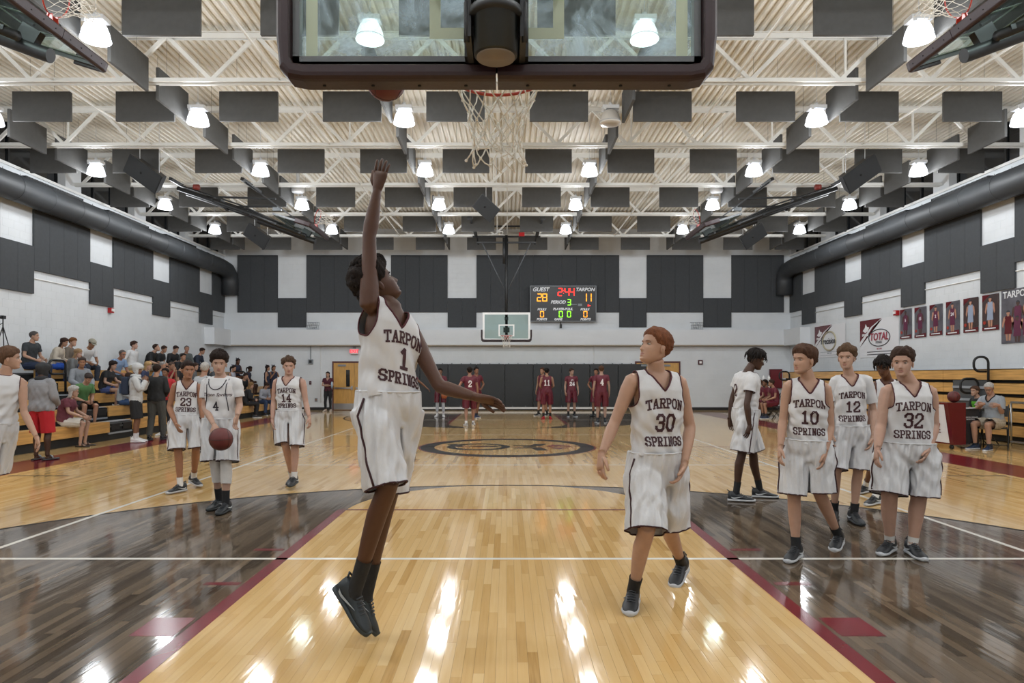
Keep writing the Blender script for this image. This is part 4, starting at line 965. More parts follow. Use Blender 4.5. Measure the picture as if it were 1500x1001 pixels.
def hair_shell(T, top, noise, seed, hl=0, fine=True, back=-.06, side=.0, freq=70):
    nz, na = (44, 56) if fine else (18, 24); A, X, Y, Z = head_grid(nz, na); aa = np.abs(A)
    zl = np.interp(aa, [0, .5, .85, 1.15, 1.5, 1.9, 2.4, pi], [.066+hl, .064+hl, .048+hl*.6, .018+side, .012+side, -.015+side, back+.01, back])
    t = ((Z-zl)/.022).clip(-.5, 1); rs = np.random.RandomState(seed)
    d = T*t*(.5+.5*((Z+.0)/.07).clip(0, 1))+top*(Z/.12).clip(0, 1)*(t > 0); d[t <= 0] = -.008
    n = 0
    for i in range(5):
        k = rs.normal(size=3)*freq*(1+.5*i); n = n+np.sin(k[0]*X+k[1]*Y+k[2]*Z*.6+rs.uniform(0, 6))/(1+.5*i)
    d = d+noise*n*.4*(t > .1)
    c = np.array([0, -.01, .0]); P_ = np.stack([X, Y, Z], -1); nr = P_-c; nr /= np.linalg.norm(nr, axis=-1, keepdims=True)
    return (P_+nr*d[..., None]).reshape(-1, 3), grid_faces(nz, na)

M_eye = mat('eye_white', 'a8a098', .3); M_iris = mat('iris', '2b1a12', .2); M_lip = {}
def skin_mat(h): 
    h = ''.join('%02x' % int(int(h[i:i+2], 16)*.88) for i in (0, 2, 4)); m = mat('skin_'+h, h, .5, noise=.05, nscale=20, sss=.08, spec=.4)
    c = [int(h[i:i+2], 16)/255 for i in (0, 2, 4)]; l = mat('lip_'+h, (c[0]*.88, c[1]*.76, c[2]*.76), .45); return m, l
def cloth_mat(h, kind='cotton'):
    if kind == 'satin': return mat('satin_'+h, h, .36, bump=.5, bscale=45, stretch=(1, 1, .35))
    if kind == 'mesh': return mat('mesh_'+h, h, .6, bump=.25, bscale=420)
    return mat('cloth_'+h, h, .8, bump=.3, bscale=60, noise=.06, nscale=12)
def hair_mat(h): return mat('hair_'+h, h, .75, spec=.2, bump=.9, bscale=160, stretch=(1, 1, .3), noise=.25, nscale=60)

# --- shoes (shared meshes), local: toe on +y, sole at z=0
def shoe_meshes(c1, c2, cs, laces=True, sandal=False):
    key = (c1, c2, cs, sandal)
    if key in shoe_meshes.c: return shoe_meshes.c[key]
    prof_ = [(-.085, .016, .05, .10), (-.078, .034, .045, .112), (-.05, .041, .04, .12), (-.01, .041, .04, .115), (.03, .041, .038, .098), (.07, .044, .036, .078), (.11, .049, .032, .062), (.15, .049, .028, .052), (.185, .042, .026, .042), (.208, .026, .026, .034), (.215, .012, .028, .030)]
    def lo(rows, n=14, shift=0):
        mb = MB(); vs = []
        for (y, hw, z0, z1) in rows:
            cx = .006*sin(max(0, y)*12)
            for j in range(n):
                a = 2*pi*j/n; x = hw*np.sign(cos(a))*abs(cos(a))**.8; z = (z0+z1)/2+(z1-z0)/2*np.sign(sin(a))*abs(sin(a))**.75
                if z > (z0+z1)/2: x *= 1-.35*((z-(z0+z1)/2)/((z1-z0)/2+1e-6))**2
                vs.append((x+cx, y, z))
        m = len(rows); fs = [(i*n+j, i*n+(j+1) % n, (i+1)*n+(j+1) % n, (i+1)*n+j) for i in range(m-1) for j in range(n)]+[tuple(range(n)), tuple(range((m-1)*n, m*n))]
        return mb.add(vs, fs, 0, True)
    out = {}
    if not sandal: out['heel_tab'] = MB().tube([(-.02, -.07, .115), (0, -.09, .13), (.02, -.07, .115)], .006, 5).mesh('heel_tab', mat('shoe_'+c1, c1, .5))
    out['sole'] = lo([(y*1.03, hw+.004, .0, .034) for y, hw, a, b in prof_]).mesh('sole', mat('rubber_'+c2, c2, .5))
    if sandal:
        mb = MB(); mb.tube([(-.045, .08, .03), (-.03, .07, .07), (0, .065, .082), (.035, .07, .07), (.05, .08, .03)], .014, 6); out['strap'] = mb.mesh('strap', mat('shoe_'+c1, c1, .5))
    else:
        out['upper'] = lo([(y, hw, .018, b) for y, hw, a, b in prof_]).mesh('upper', mat('shoe_'+c1, c1, .5, bump=.3, bscale=200))
        mb = MB()
        for k in range(5): mb.tube([(-.022, .045+.018*k, .094-.0095*k), (.004, .048+.018*k, .103-.0095*k), (.028, .045+.018*k, .094-.0095*k)], .004, 5)
        out['laces'] = mb.mesh('laces', mat('lace_'+c1, c1 if cs == 'none' else '3a3d42', .7))
        if cs != 'none':
            mb = MB()
            for sx in (-1, 1):
                pts = [(-.055, .055), (-.045, .040), (-.02, .034), (.02, .042), (.085, .066), (.02, .053), (-.02, .047), (-.035, .050)]
                pp = [(sx*(np.interp(y, [r[0] for r in prof_], [r[1] for r in prof_])+.0015)+.006*sin(max(0, y)*12), y, z) for y, z in pts]; mb.poly(pp, (sx*.002, 0, 0))
            out['side_mark'] = mb.mesh('side_mark', mat('mark_'+cs, cs, .4))
    shoe_meshes.c[key] = out; return out
shoe_meshes.c = {}

def add_hand(mb, wr, end, nrm, side, s, curl=.35, spread=.12, n=7):
    """palm and five fingers; nrm = direction the palm faces; side=+1 puts the thumb on +across"""
    d = vn(V(end)-V(wr)); nrm = vn(V(nrm)-d*V(nrm).dot(d)); ac = d.cross(nrm)*side; wr = V(wr)
    rows = [(-.03, .023, .019), (-.003, .0262, .0225), (.03, .035, .018), (.065, .041, .014), (.088, .040, .011)]
    vs = []; k = 10
    for l, w_, t in rows:
        for j in range(k):
            a = 2*pi*j/k; vs.append(wr+d*(l*s)+ac*(w_*s*cos(a))+nrm*(t*s*sin(a)))
    mb.add(vs, [(i*k+j, i*k+(j+1) % k, (i+1)*k+(j+1) % k, (i+1)*k+j) for i in range(4) for j in range(k)]+[tuple(range(k)), tuple(range(4*k, 5*k))], 0, True)
    for i, (o, L, r) in enumerate([(.030, .070, .0088), (.010, .078, .009), (-.010, .072, .0086), (-.029, .056, .0076)]):
        p = wr+d*(.080*s)+ac*(o*s); dd = vn(d+ac*(spread*(o/.03))); pts = [p-dd*.01]; rr = [r*s]
        c = curl*(.9+.15*i)
        for q, fr in enumerate((.44, .32, .24)):
            ang = c*(q+.5); dd2 = dd*cos(ang)+nrm*sin(ang); pts.append(pts[-1]+dd2*(L*fr*s+(.01 if q == 0 else 0))); rr.append(r*s*(.97, .9, .7)[q])
        pts.append(pts[-1]+dd2*.003*s); rr.append(r*s*.35); mb.tube(pts, rr, n)
    p = wr+d*(.018*s)+ac*(.022*s); t1 = vn(d*.75+ac*.65+nrm*.25); t2 = vn(d*.95+ac*.25+nrm*.3)
    mb.tube([p, p+t1*.035*s, p+t1*.035*s+t2*.03*s, p+t1*.035*s+t2*.055*s, p+t1*.035*s+t2*.058*s], [.014*s, .0125*s, .0105*s, .008*s, .003*s], n)

# --- block lettering
GL = {'T': [[(0, .8), (0, 1), (1, 1), (1, .8)], [(.5, 1), (.5, 0)], [(.28, 0), (.72, 0)]], 'A': [[(.08, 0), (.5, 1), (.92, 0)], [(.25, .35), (.75, .35)], [(-.08, 0), (.26, 0)], [(.74, 0), (1.08, 0)]],
 'P': [[(.18, 0), (.18, 1)], [(0, 1), (.72, 1), (.95, .86), (.95, .6), (.72, .46), (.18, .46)], [(0, 0), (.4, 0)]], 'R': [[(.18, 0), (.18, 1)], [(0, 1), (.72, 1), (.93, .86), (.93, .62), (.72, .5), (.18, .5)], [(.55, .5), (.9, 0)], [(0, 0), (.38, 0)], [(.78, 0), (1.08, 0)]],
 'O': [[(.3, 0), (.05, .22), (.05, .78), (.3, 1), (.7, 1), (.95, .78), (.95, .22), (.7, 0), (.3, 0)]], 'N': [[(.15, 0), (.15, 1), (.85, 0), (.85, 1)], [(0, 0), (.32, 0)], [(.68, 1), (1.02, 1)], [(-.02, 1), (.2, 1)]],
 'S': [[(.93, .74), (.93, .85), (.72, 1), (.28, 1), (.06, .86), (.06, .66), (.28, .53), (.72, .47), (.94, .34), (.94, .14), (.72, 0), (.28, 0), (.06, .15), (.06, .26)]], 'I': [[(.5, 0), (.5, 1)], [(.2, 0), (.8, 0)], [(.2, 1), (.8, 1)]],
 'G': [[(.93, .72), (.93, .83), (.7, 1), (.3, 1), (.05, .78), (.05, .22), (.3, 0), (.7, 0), (.93, .2), (.93, .45), (.58, .45)]], '1': [[(.2, .82), (.5, 1), (.5, 0)], [(.15, 0), (.85, 0)]],
 '2': [[(.06, .72), (.06, .84), (.28, 1), (.72, 1), (.94, .84), (.94, .64), (.06, .14), (.06, 0), (.94, 0), (.94, .14)]], '3': [[(.06, .76), (.06, .86), (.28, 1), (.72, 1), (.93, .86), (.93, .63), (.74, .52), (.4, .52)], [(.74, .52), (.95, .4), (.95, .14), (.72, 0), (.28, 0), (.06, .14), (.06, .24)]],
 '4': [[(.72, 0), (.72, 1), (.04, .32), (1.02, .32)], [(.52, 0), (.92, 0)]]}
GL['0'] = GL['O']
def letter_quads(txt, h, wl, gap, st, arch=0):
    """list of quads (x,y) for a line of block letters centred on x=0"""
    n = len(txt); W = n*wl+(n-1)*gap; out = []
    for i, ch in enumerate(txt):
        x0 = -W/2+i*(wl+gap)
        for pl in GL.get(ch, []):
            for (a, b), (c, d) in zip(pl, pl[1:]):
                p = V((x0+a*wl, b*h, 0)); q = V((x0+c*wl, d*h, 0)); L = (q-p).length
                if L < 1e-6: continue
                e = (q-p)/L; m = V((-e.y, e.x, 0))*(st/2); p2, q2 = p-e*st*.42, q+e*st*.42; k = max(1, int((L+st)/.016))
                for z in range(k):
                    u, v_ = p2.lerp(q2, z/k), p2.lerp(q2, (z+1)/k); qd = [u-m, v_-m, v_+m, u+m]
                    out.append([(t.x, t.y-arch*(t.x/(W/2))**2) for t in qd])
    return out
def project(quads, bvh, org, right, up, d, off=.0025):
    mb = MB()
    for q in quads:
        pts = []
        for x, y in q:
            hit = bvh.ray_cast(org+right*x+up*y-d*.6, d, 1.2)
            if hit[0] is None: break
            pts.append(hit[0]-d*off)
        if len(pts) == 4: mb.add(pts, [(0, 1, 2, 3)])
    return mb

def person(J, s=1, bulk=1, skin='c49a80', label='', group=None, fine=1, top=None, bottom=None, shoes=None, socks=None, hair=None, look=None, body_r=1, legs=None, hood=None, curl=.4, palm={}, extra=None, fem=0):
    """J = joints; fine: 2 near, 1 mid, 0 crowd"""
    s_h = s; root = V((J['pel'].x, J['pel'].y, min(J['aR'].z, J['aL'].z)-.085*s)); t = thing('person', label, 'person', root, 0, group)
    Li = lambda m, nm, par=None: link(nm, m, par or t)
    Jl = {k: (V(v_)-root) for k, v_ in J.items() if isinstance(v_, V) and k not in ('toeR', 'toeL')}
    vox = (.018, .0125, .0085)[fine]; sm = (2, 3, 4)[fine]
    pel, nk, hd = Jl['pel'], Jl['nk'], Jl['hd']; upv = vn(nk-pel)
    r1 = vn((Jl['sR']-Jl['sL'])-upv*(Jl['sR']-Jl['sL']).dot(upv)*.6); r0 = vn(Jl['hR']-Jl['hL']); f1 = vn(upv.cross(r1)); f0 = vn(upv.cross(r0))
    sw = (Jl['sR']-Jl['sL']).length/2; csc = min(1.15*s, max(.8*s, sw/.178))
    SL = (nk-pel).length; bend = J.get('bend', 0)
    def spine(q):
        c = pel.lerp(nk, q) if q < 1 else nk+upv*(q-1)*SL
        return c - f1*(bend*sin(pi*min(1, max(0, q))))
    def fr(q): k = min(1, max(0, q)); r = vn(r0.lerp(r1, k)); return r, vn(upv.cross(r))
    def torso(mb, ta, tb, inf, n=22, k=None, sc=1, belly=0, flat=0):
        k = k or 14; vs = []
        for i in range(k):
            q = ta+(tb-ta)*i/(k-1); w_, d_ = prof(q); r, f = fr(q); c = spine(q); z = (s*(1-min(1, max(0, q)))+csc*min(1, max(0, q)))
            bz = bulk if q < .9 else 1+(bulk-1)*.4; w_, d_ = w_*z*bz*sc+inf, d_*z*(bz**1.15)*sc+inf; w_ = w_*(1-flat*.0)
            c = c+f*(belly*math.exp(-((q-.25)/.22)**2)*.06)
            if fem: c = c+f*(.022*fem*math.exp(-((q-.68)/.11)**2))
            for j in range(n):
                a = 2*pi*j/n; vs.append(c+r*(w_*np.sign(cos(a))*abs(cos(a))**.86)+f*(d_*np.sign(sin(a))*abs(sin(a))**.9))
        mb.add(vs, [(i*n+j, i*n+(j+1) % n, (i+1)*n+(j+1) % n, (i+1)*n+j) for i in range(k-1) for j in range(n)]+[tuple(range(n-1, -1, -1)), tuple((k-1)*n+j for j in range(n))])
    lb = s*body_r; up = V((0, 0, 1))
    # --- body
    mb = MB(); torso(mb, -.14, 1.04, -.006, sc=.96 if top else 1, belly=J.get('belly', 0))
    for sd in 'RL':
        S, E, W_ = Jl['s'+sd], Jl['e'+sd], Jl['w'+sd]; ins = (nk-S)*.30-upv*.015
        mb.tube([nk.lerp(S, .22)-upv*.004, nk.lerp(S, .65)-upv*.004, S], [.046*lb, .047*lb, .053*lb], 12)
        mb.tube([S+ins, S+(E-S)*.02, S+(E-S)*.2, S+(E-S)*.45, S+(E-S)*.75, E], [x*lb for x in (.045, .055, .052, .046, .039, .037)], 14)
        limb(mb, E, W_, [(-.04, .034*lb), (.0, .037*lb), (.22, .041*lb), (.5, .036*lb), (.8, .028*lb), (.96, .0235*lb), (1.03, .020*lb)])
        H, K, A_ = Jl['h'+sd], Jl['k'+sd], Jl['a'+sd]; kb = vn(f0)
        limb(mb, H, K, [(0, .082*lb), (.2, .083*lb), (.5, .074*lb), (.8, .060*lb), (1, .056*lb)], 14)
        ll = vn(A_-K); cb = -vn(kb-ll*kb.dot(ll)) if abs(kb.dot(ll)) < .95 else V((0, 0, 0))
        limb(mb, K, A_, [(-.05, .052*lb), (.05, .053*lb), (.28, .055*lb, .014), (.5, .048*lb, .009), (.75, .037*lb), (.93, .034*lb), (1, .036*lb)], 14, cb)
        td = vn(J['toe'+sd]); uzf = vn(vn(td.cross(V((0, 0, 1)))).cross(td)); limb(mb, A_-td*.02*s-uzf*.035*s, A_+td*.13*s-uzf*.055*s, [(0, .033*s), (.5, .029*s), (.9, .022*s), (1, .012*s)], 8)
    lookv = vn(look) if look is not None else f1
    hz = vn(upv*.35+up*.65); 
    if abs(lookv.dot(hz)) > .5 or True: hr = vn(lookv.cross(hz)); hz = vn(hr.cross(lookv))
    hc = hd; nb = hc-hz*.07*s-lookv*.022*s
    mb.tube([nk-upv*.05, nk+upv*.01, nk.lerp(nb, .6), nb], [.066*lb, .059*lb, .0545*lb, .053*lb], 14)
    v, f, n_ = remeshed(mb, vox, sm)
    out = MB(); out.v = v.tolist(); out.f = [list(q) for q in f.tolist()]; out.m = [0]*len(out.f); out.sm = [True]*len(out.f)
    HM = Matrix((hr, lookv, hz)).transposed()   # head local x,y,z
    hv, hf, lip = HEADS[fine > 0]; R3 = np.array(HM); hs = s_h*J.get('hs', 1)
    def hx(a): return (np.asarray(a)*hs) @ R3.T + npv(hc)
    out.add(hx(hv).tolist(), [], 0)
    o0 = len(out.v)-len(hv)
    for q, l_ in zip(hf, lip): out.f.append([i+o0 for i in q]); out.m.append(l_); out.sm.append(True)
    for sx in (-1, 1):
        e = MB(); e.ball((sx*.0755, -.008, -.006), .03, 10 if fine else 6, 8 if fine else 4, sc=(.28, .55, 1)); e.ball((sx*.079, -.004, -.004), .016, 6, 4, sc=(.4, .6, 1.1)); out.add(hx(e.v).tolist(), e.f, 0, True)
    pn = {}
    for sd, sg in (('R', 1), ('L', -1)):
        pm = palm.get(sd); E, W_ = Jl['e'+sd], Jl['w'+sd]; en = Jl.get('f'+sd, W_+(W_-E)*.5)
        if pm is None: pm = (-r1 if sd == 'R' else r1)*1.0-f1*.15
        pm = V(pm); dd = vn(en-W_); 
        if abs(vn(pm).dot(dd)) > .9: pm = f1
        # thumb goes to the front of a hanging hand
        ac = dd.cross(vn(pm-dd*pm.dot(dd))); thumb = 1 if ac.dot(f1+up*.3) > 0 else -1
        if ('th'+sd) in J: thumb = J['th'+sd]
        add_hand(out, W_, en, pm, thumb, s*(1.04 if fine else 1.1), curl if not isinstance(curl, dict) else curl.get(sd, .4), n=(5, 6, 8)[fine])
    sm_, lm = skin_mat(skin); Li(out.mesh('body', [sm_, lm]), 'body')
    # --- eyes and brows
    def headpart(nm, mbx, m, rootp=None): x = MB(); x.v = hx(mbx.v).tolist(); x.f, x.m, x.sm = mbx.f, mbx.m, mbx.sm; return link(nm, x.mesh(nm, m), rootp or t)
    if hood is None or True:
        for sx in (-1, 1):
            e = MB(); e.ball((sx*.0305, .0705, .002), .0125, 10, 8, 0, sc=(1.1, 1, .46)); e.ball((sx*.0305, .0815, .0025), .0055, 8, 6, 1, sc=(1, .45, .95))
            headpart('eye', e, [M_eye, M_iris])
    hcol = hair[1] if hair else '2a1c14'
    if fine:
        for sx in (-1, 1):
            e = MB(); e.tube([(sx*.014, .093, .017), (sx*.027, .092, .022), (sx*.040, .084, .022), (sx*.050, .074, .016)], [.0015, .0022, .0022, .001], 6); headpart('eyebrow', e, hair_mat(hcol if hcol not in ('c9c6c0', 'a9a6a2') else '8a8580'))
    # --- hair
    if hair:
        kind, hc_ = hair[0], hair[1]; hm = hair_mat(hc_); fn = fine > 0; seed = int(abs(root.x*97+root.y*31)) % 1000; rr = random.Random(seed)
        pz = {'short': (.012, .012, .006, 0, -.055), 'buzz': (.007, .004, .001, .004, -.05), 'messy': (.016, .018, .012, -.006, -.06), 'sweep': (.014, .024, .016, -.004, -.05), 'curly': (.022, .034, .016, -.010, -.055), 'dreads': (.016, .016, .012, -.004, -.06),
              'long': (.016, .012, .006, .0, -.09), 'pony': (.010, .008, .004, .0, -.05), 'bob': (.024, .014, .008, -.004, -.10), 'fringe': (.010, -.02, .003, .04, -.06), 'bald': (.006, -.012, .001, .03, -.05), 'cap': (.010, .0, .003, 0, -.055)}[kind]
        hvv, hff = hair_shell(pz[0], pz[1], pz[2], seed, pz[3], fn, pz[4]); hmb = MB(); hmb.add(hvv.tolist(), hff, 0, True)
        if kind in ('curly', 'messy', 'sweep', 'short') and fine:
            for k in range({'curly': 190, 'messy': 90, 'sweep': 110, 'short': 40}[kind]*(1 if fine > 1 else 1)):
                a = rr.uniform(-pi, pi); el = rr.uniform(.12, 1.0) if abs(a) < 1.2 else rr.uniform(.28 if abs(a) < 2.2 else -.1, 1.0); cz = sin(el*pi/2); ch = cos(el*pi/2)
                if abs(a) < 1.2 and el < .42: continue
                dn = V((ch*sin(a)*.078, -.006+ch*cos(a)*.095, .004+cz*.112)); q = vn(dn); T_h = pz[0]+pz[1]*max(0, cz)
                if kind == 'curly': hmb.ball(dn+q*T_h, rr.uniform(.009, .016), 6, 4)
                else:
                    tang = vn(V((rr.uniform(-1, 1), rr.uniform(-.3, 1), rr.uniform(-.3, .3)))); tang = vn(tang-q*tang.dot(q)); b0 = dn+q*(T_h*.55); L = .03 if kind != 'short' else .02
                    hmb.tube([b0-tang*L*.5, b0+q*.007, b0+tang*L*.7+q*(.002 if kind == 'short' else .006)], [.007, .007, .001], 5)
        if kind == 'dreads':
            for k in range(64):
                a = rr.uniform(-pi, pi); el = rr.uniform(.15, 1); b0 = V((cos(el*1.45)*sin(a)*.085, -.008+cos(el*1.45)*cos(a)*.10, .01+sin(el*1.45)*.12)); o2 = V((sin(a), cos(a), 0))
                L = rr.uniform(.05, .095)*(1 if abs(a) > .7 else .55); wob = V((rr.uniform(-.012, .012), rr.uniform(-.012, .012), 0))
                hmb.tube([b0-o2*.01, b0+o2*.022+V((0, 0, .012)), b0+o2*.036+V((0, 0, -L*.4))+wob, b0+o2*.034+V((0, 0, -L))+wob*1.6], [.008, .0085, .0075, .004], 6)
        if kind in ('long', 'bob'):
            L = .26 if kind == 'long' else .02; k = 11; vs = []
            rows = [(.03, .088, -.030), (-.04, .092, -.040), (-.10, .088, -.05), (-.16, .088, -.06), (-.10-L, .075, -.062), (-.12-L*1.1, .05, -.06)]
            for z, w_, y in rows:
                for j in range(k):
                    a = pi*j/(k-1); vs.append((w_*cos(a), y+.035-(.085)*sin(a), z))
            for z, w_, y in rows:
                for j in range(k):
                    a = pi*j/(k-1); vs.append((w_*.72*cos(a), y+.035-(.045)*sin(a), z))
            n0 = len(rows)*k; fs = []
            for i in range(len(rows)-1):
                for j in range(k-1): fs += [(i*k+j, (i+1)*k+j, (i+1)*k+j+1, i*k+j+1), (n0+i*k+j, n0+i*k+j+1, n0+(i+1)*k+j+1, n0+(i+1)*k+j)]
                fs += [(i*k, n0+i*k, n0+(i+1)*k, (i+1)*k), (i*k+k-1, (i+1)*k+k-1, n0+(i+1)*k+k-1, n0+i*k+k-1)]
            i = len(rows)-1; fs += [(i*k+j, n0+i*k+j, n0+i*k+j+1, i*k+j+1) for j in range(k-1)]
            hmb.add(vs, fs, 0, True)
        if kind == 'pony': hmb.tube([(0, -.10, .06), (0, -.14, .05), (0, -.155, -.02), (0, -.14, -.12), (0, -.12, -.2)], [.02, .03, .03, .022, .006], 8)
        headpart('hair', hmb, hm)
        if kind == 'cap':
            cv, cf = hair_shell(.022, .006, 0, 1, -.02, fn, .0, .035); cm = MB(); cm.add(cv.tolist(), cf, 0, True); c_m = cloth_mat(hair[2]); cp = headpart('cap', cm, c_m)
            vm = MB(); vm.poly([(-.06, .085, .052), (-.055, .13, .045), (-.025, .16, .042), (.025, .16, .042), (.055, .13, .045), (.06, .085, .052)], (0, 0, .006)); headpart('visor', vm, c_m, cp)
        if kind == 'glasses': pass
        if J.get('glasses'):
            g = MB()
            for sx in (-1, 1):
                g.tube([(sx*.031+.019*cos(a), .096, .001+.014*sin(a)) for a in np.linspace(0, 2*pi, 13)[:-1]], .0022, 5, closed=True); g.tube([(sx*.05, .094, .004), (sx*.078, .05, .004), (sx*.08, -.01, .0)], .0022, 5)
            g.tube([(-.012, .097, .004), (.012, .097, .004)], .002, 5); headpart('glasses', g, M_black)
        if J.get('bow'):
            g = MB(); 
            for sx in (-1, 1): g.poly([(0, -.06, .13), (sx*.07, -.07, .17), (sx*.08, -.07, .12)], (0, .02, 0))
            headpart('hair_bow', g, cloth_mat('1c2238'))
    if hood:
        cv, cf = hair_shell(.030, .012, .006, 5, -.045, fine > 0, -.11, -.115, 30); cm = MB(); cm.add(cv.tolist(), cf, 0, True); ho = headpart('hood', cm, cloth_mat(hood)); cr = MB(); cr.tube([nk+r1*(.075*s*cos(a))+f1*(.075*s*sin(a)+.0)+upv*(.03+.015*sin(a)-.03*(sin(a) > .3)) for a in np.linspace(0, 2*pi, 15)[:-1]], .042*s, 8, closed=True); cr.build('hood_collar', cloth_mat(hood), ho)
    # --- garments
    def wrinkle(v, n_, axis, amp, k0, seed, an=.72):
        rs = np.random.RandomState(seed % 9973); ax_ = npv(axis); w_ = np.zeros(len(v))
        for i in range(6):
            k = rs.normal(size=3); k -= ax_*k.dot(ax_)*an; k /= np.linalg.norm(k); fq = k0*(.6+.25*i); w_ += np.sin(v @ (k*fq)+rs.uniform(0, 6)+1.4*np.sin(v @ (rs.normal(size=3)*9)))/(1+.35*i)
        return v+n_*(amp*w_*.45)[:, None]
    def finish(nm, v, f, tg, m, trims, par=None):
        v, f, tg = compact(v, f, tg); me = np_mesh(nm, v, f, m); o = Li(me, nm, par)
        if trims and fine:
            for L in loops_of(f):
                ids, c = np.unique(tg[L], return_counts=True); cid = ids[c.argmax()]
                if cid in trims:
                    nm2, tm, rad = trims[cid]; p = v[L].copy()
                    for _ in range(6): p = (np.roll(p, 1, 0)+p*2+np.roll(p, -1, 0))/4
                    p = p[::2] if len(p) > 24 else p
                    MB().tube(p.tolist(), rad, 6, closed=True).build(nm2, tm, o)
        return o, v, f
    seed = int(abs(root.x*311+root.y*77)*10)
    jers = None
    if top:
        mb = MB(); inf = top.get('inf', .018); hem = top.get('hem', .02); belly = J.get('belly', 0)
        torso(mb, hem-.16, .985, inf, belly=belly); sl = top.get('sleeve', 0)
        for sd in 'RL':
            S, E, W_ = Jl['s'+sd], Jl['e'+sd], Jl['w'+sd]
            a = nk+(S-nk)*.30-upv*.010; mb.tube([a, S+(nk-S)*.3-upv*.002, S+(nk-S)*.02], [(.049*s*body_r+.006+inf*.1), (.049*s*body_r+.006+inf*.2), .051*s*body_r+.003+inf*.4], 12)
            if sl > 0: mb.tube([S+(nk-S)*.25, S, S.lerp(E, .14)], [.05*s+inf*.6, .055*s*body_r+inf*.7, .050*s*body_r+inf*.6], 14)
        v, f, n_ = remeshed(mb, vox*1.15, sm)
        v2 = wrinkle(v, n_, vn(upv+r1*.8), top.get('amp', .006), 62, seed); mk = ((-((v-npv(nk)) @ npv(upv))-.06)/.16).clip(.15, 1)[:, None]; v = v+(v2-v)*mk
        tg = np.zeros(len(v), int); U, R_, F_ = npv(upv), npv(r1), npv(f1); loc = lambda v: (v-npv(nk))
        v, f = clip(v, f, (v-npv(spine(hem))) @ U + .008*np.sin(v @ R_*30), tg, 1)
        L = loc(v); lx, ly, lz = L @ R_, L @ F_, L @ U; nc = .068*s+.004
        g = (np.sqrt((lx/1.0)**2+((ly-.006)/.95)**2)-nc); g = np.where(lz < -.09*s, .1, g)
        v, f = clip(v, f, g, tg, 2)
        if top.get('neck', 'v') == 'v':
            L = loc(v); lx, ly, lz = L @ R_, L @ F_, L @ U; dp = .125*s; g = np.abs(lx)-nc*.98*((lz+dp)/dp*1.15).clip(0, 1.2); g = np.where((ly < 0) | (lz < -dp), .1, g); v, f = clip(v, f, g, tg, 2)
        elif top['neck'] == 'scoop':
            L = loc(v); lx, ly, lz = L @ R_, L @ F_, L @ U; g = np.sqrt((lx/(.085*s))**2+((lz+.0)/(.10*s))**2)-1; g = np.where(ly < 0, .1, g*.08); v, f = clip(v, f, g, tg, 2)
        for i, sd in enumerate('RL'):
            S, E, W_ = Jl['s'+sd], Jl['e'+sd], Jl['w'+sd]; sg = 1 if sd == 'R' else -1
            if sl == 0:
                L = loc(v); lx, lz = (L @ R_)*sg, L @ U; slx = abs((S-nk).dot(r1)); cut = slx*.86+ (-(lz+.05)).clip(0, .3)*.05+((-(lz+.20*s)).clip(0, .1)*1.5)
                ad = npv(vn(E-S)); q = (v-npv(S))  # keep a raised arm's armhole open
                g = cut-lx; v, f = clip(v, f, g, tg, 3)
            else:
                pass
        if sl > 0:      # sleeves: open tubes sewn to the shoulder
            xv, xf, xt = [v], [f], [tg]; base = len(v)
            for sd in 'RL':
                S, E, W_ = Jl['s'+sd], Jl['e'+sd], Jl['w'+sd]; k = inf*.75; stn = [(S+(nk-S)*.12, .050*s*body_r+k), (S+(nk-S)*.01, .0555*s*body_r+k)]
                ks = np.linspace(.12, min(sl, 1), 6 if fine else 4)
                for q in ks: stn.append((S.lerp(E, q), (.055-.011*q)*s*body_r+k*(1+.25*q)))
                if sl > 1:
                    for q in np.linspace(.12, sl-1, 7 if fine else 4): stn.append((E.lerp(W_, q), (.044-.012*q)*s*body_r+k*1.1))
                tb = MB(); nn = 18 if fine else 10; tb.tube([a for a, b in stn], [b for a, b in stn], nn, caps=False)
                tv = np.array([tuple(a) for a in tb.v]); rs = np.random.RandomState(seed % 997+ord(sd)); cen = np.repeat(np.array([tuple(a) for a, b in stn]), nn, 0); dn = tv-cen; dn /= np.linalg.norm(dn, axis=1, keepdims=True)+1e-9
                tv = tv+dn*(.004*np.sin(tv @ (rs.normal(size=3)*45)+rs.uniform(0, 6))+.003*np.sin(tv @ (rs.normal(size=3)*80)))[:, None]
                tt = np.zeros(len(tv), int); tt[-nn:] = 4; xv.append(tv); xf.append(np.array(tb.f)+base); xt.append(tt); base += len(tv)
            v, f, tg = np.concatenate(xv), np.concatenate(xf), np.concatenate(xt)
        tm = top.get('trim'); trims = {}
        if tm: M_t = cloth_mat(tm); trims = {2: ('collar_trim', M_t, top.get('trimw', .0065)), 3: ('armhole_trim', M_t, .0045), 4: ('sleeve_hem', M_t, .004)}
        jers, jv, jf = finish(top.get('name', 'jersey'), v, f, tg, top['m'], trims)
        if top.get('print') and True:
            fl = [tuple(q) for q in jf.tolist()]; bvh = BVHTree.FromPolygons([tuple(x) for x in jv.tolist()], [tuple(dict.fromkeys(q)) for q in fl if len(set(q)) > 2])
            for (txt, tq, h, wl, gap, st, arch, side, col) in top['print']:
                ff = f1 if side == 'f' else -f1; rt = -r1 if side == 'f' else r1
                c = spine(tq)
                pm = project(letter_quads(txt, h*s, wl*s, gap*s, st*s, arch*s), bvh, c-upv*(h*s/2), rt, upv, -ff)
                if pm.f: Li(pm.mesh('lettering', mat('print_'+col, col, .6)), 'lettering', jers)
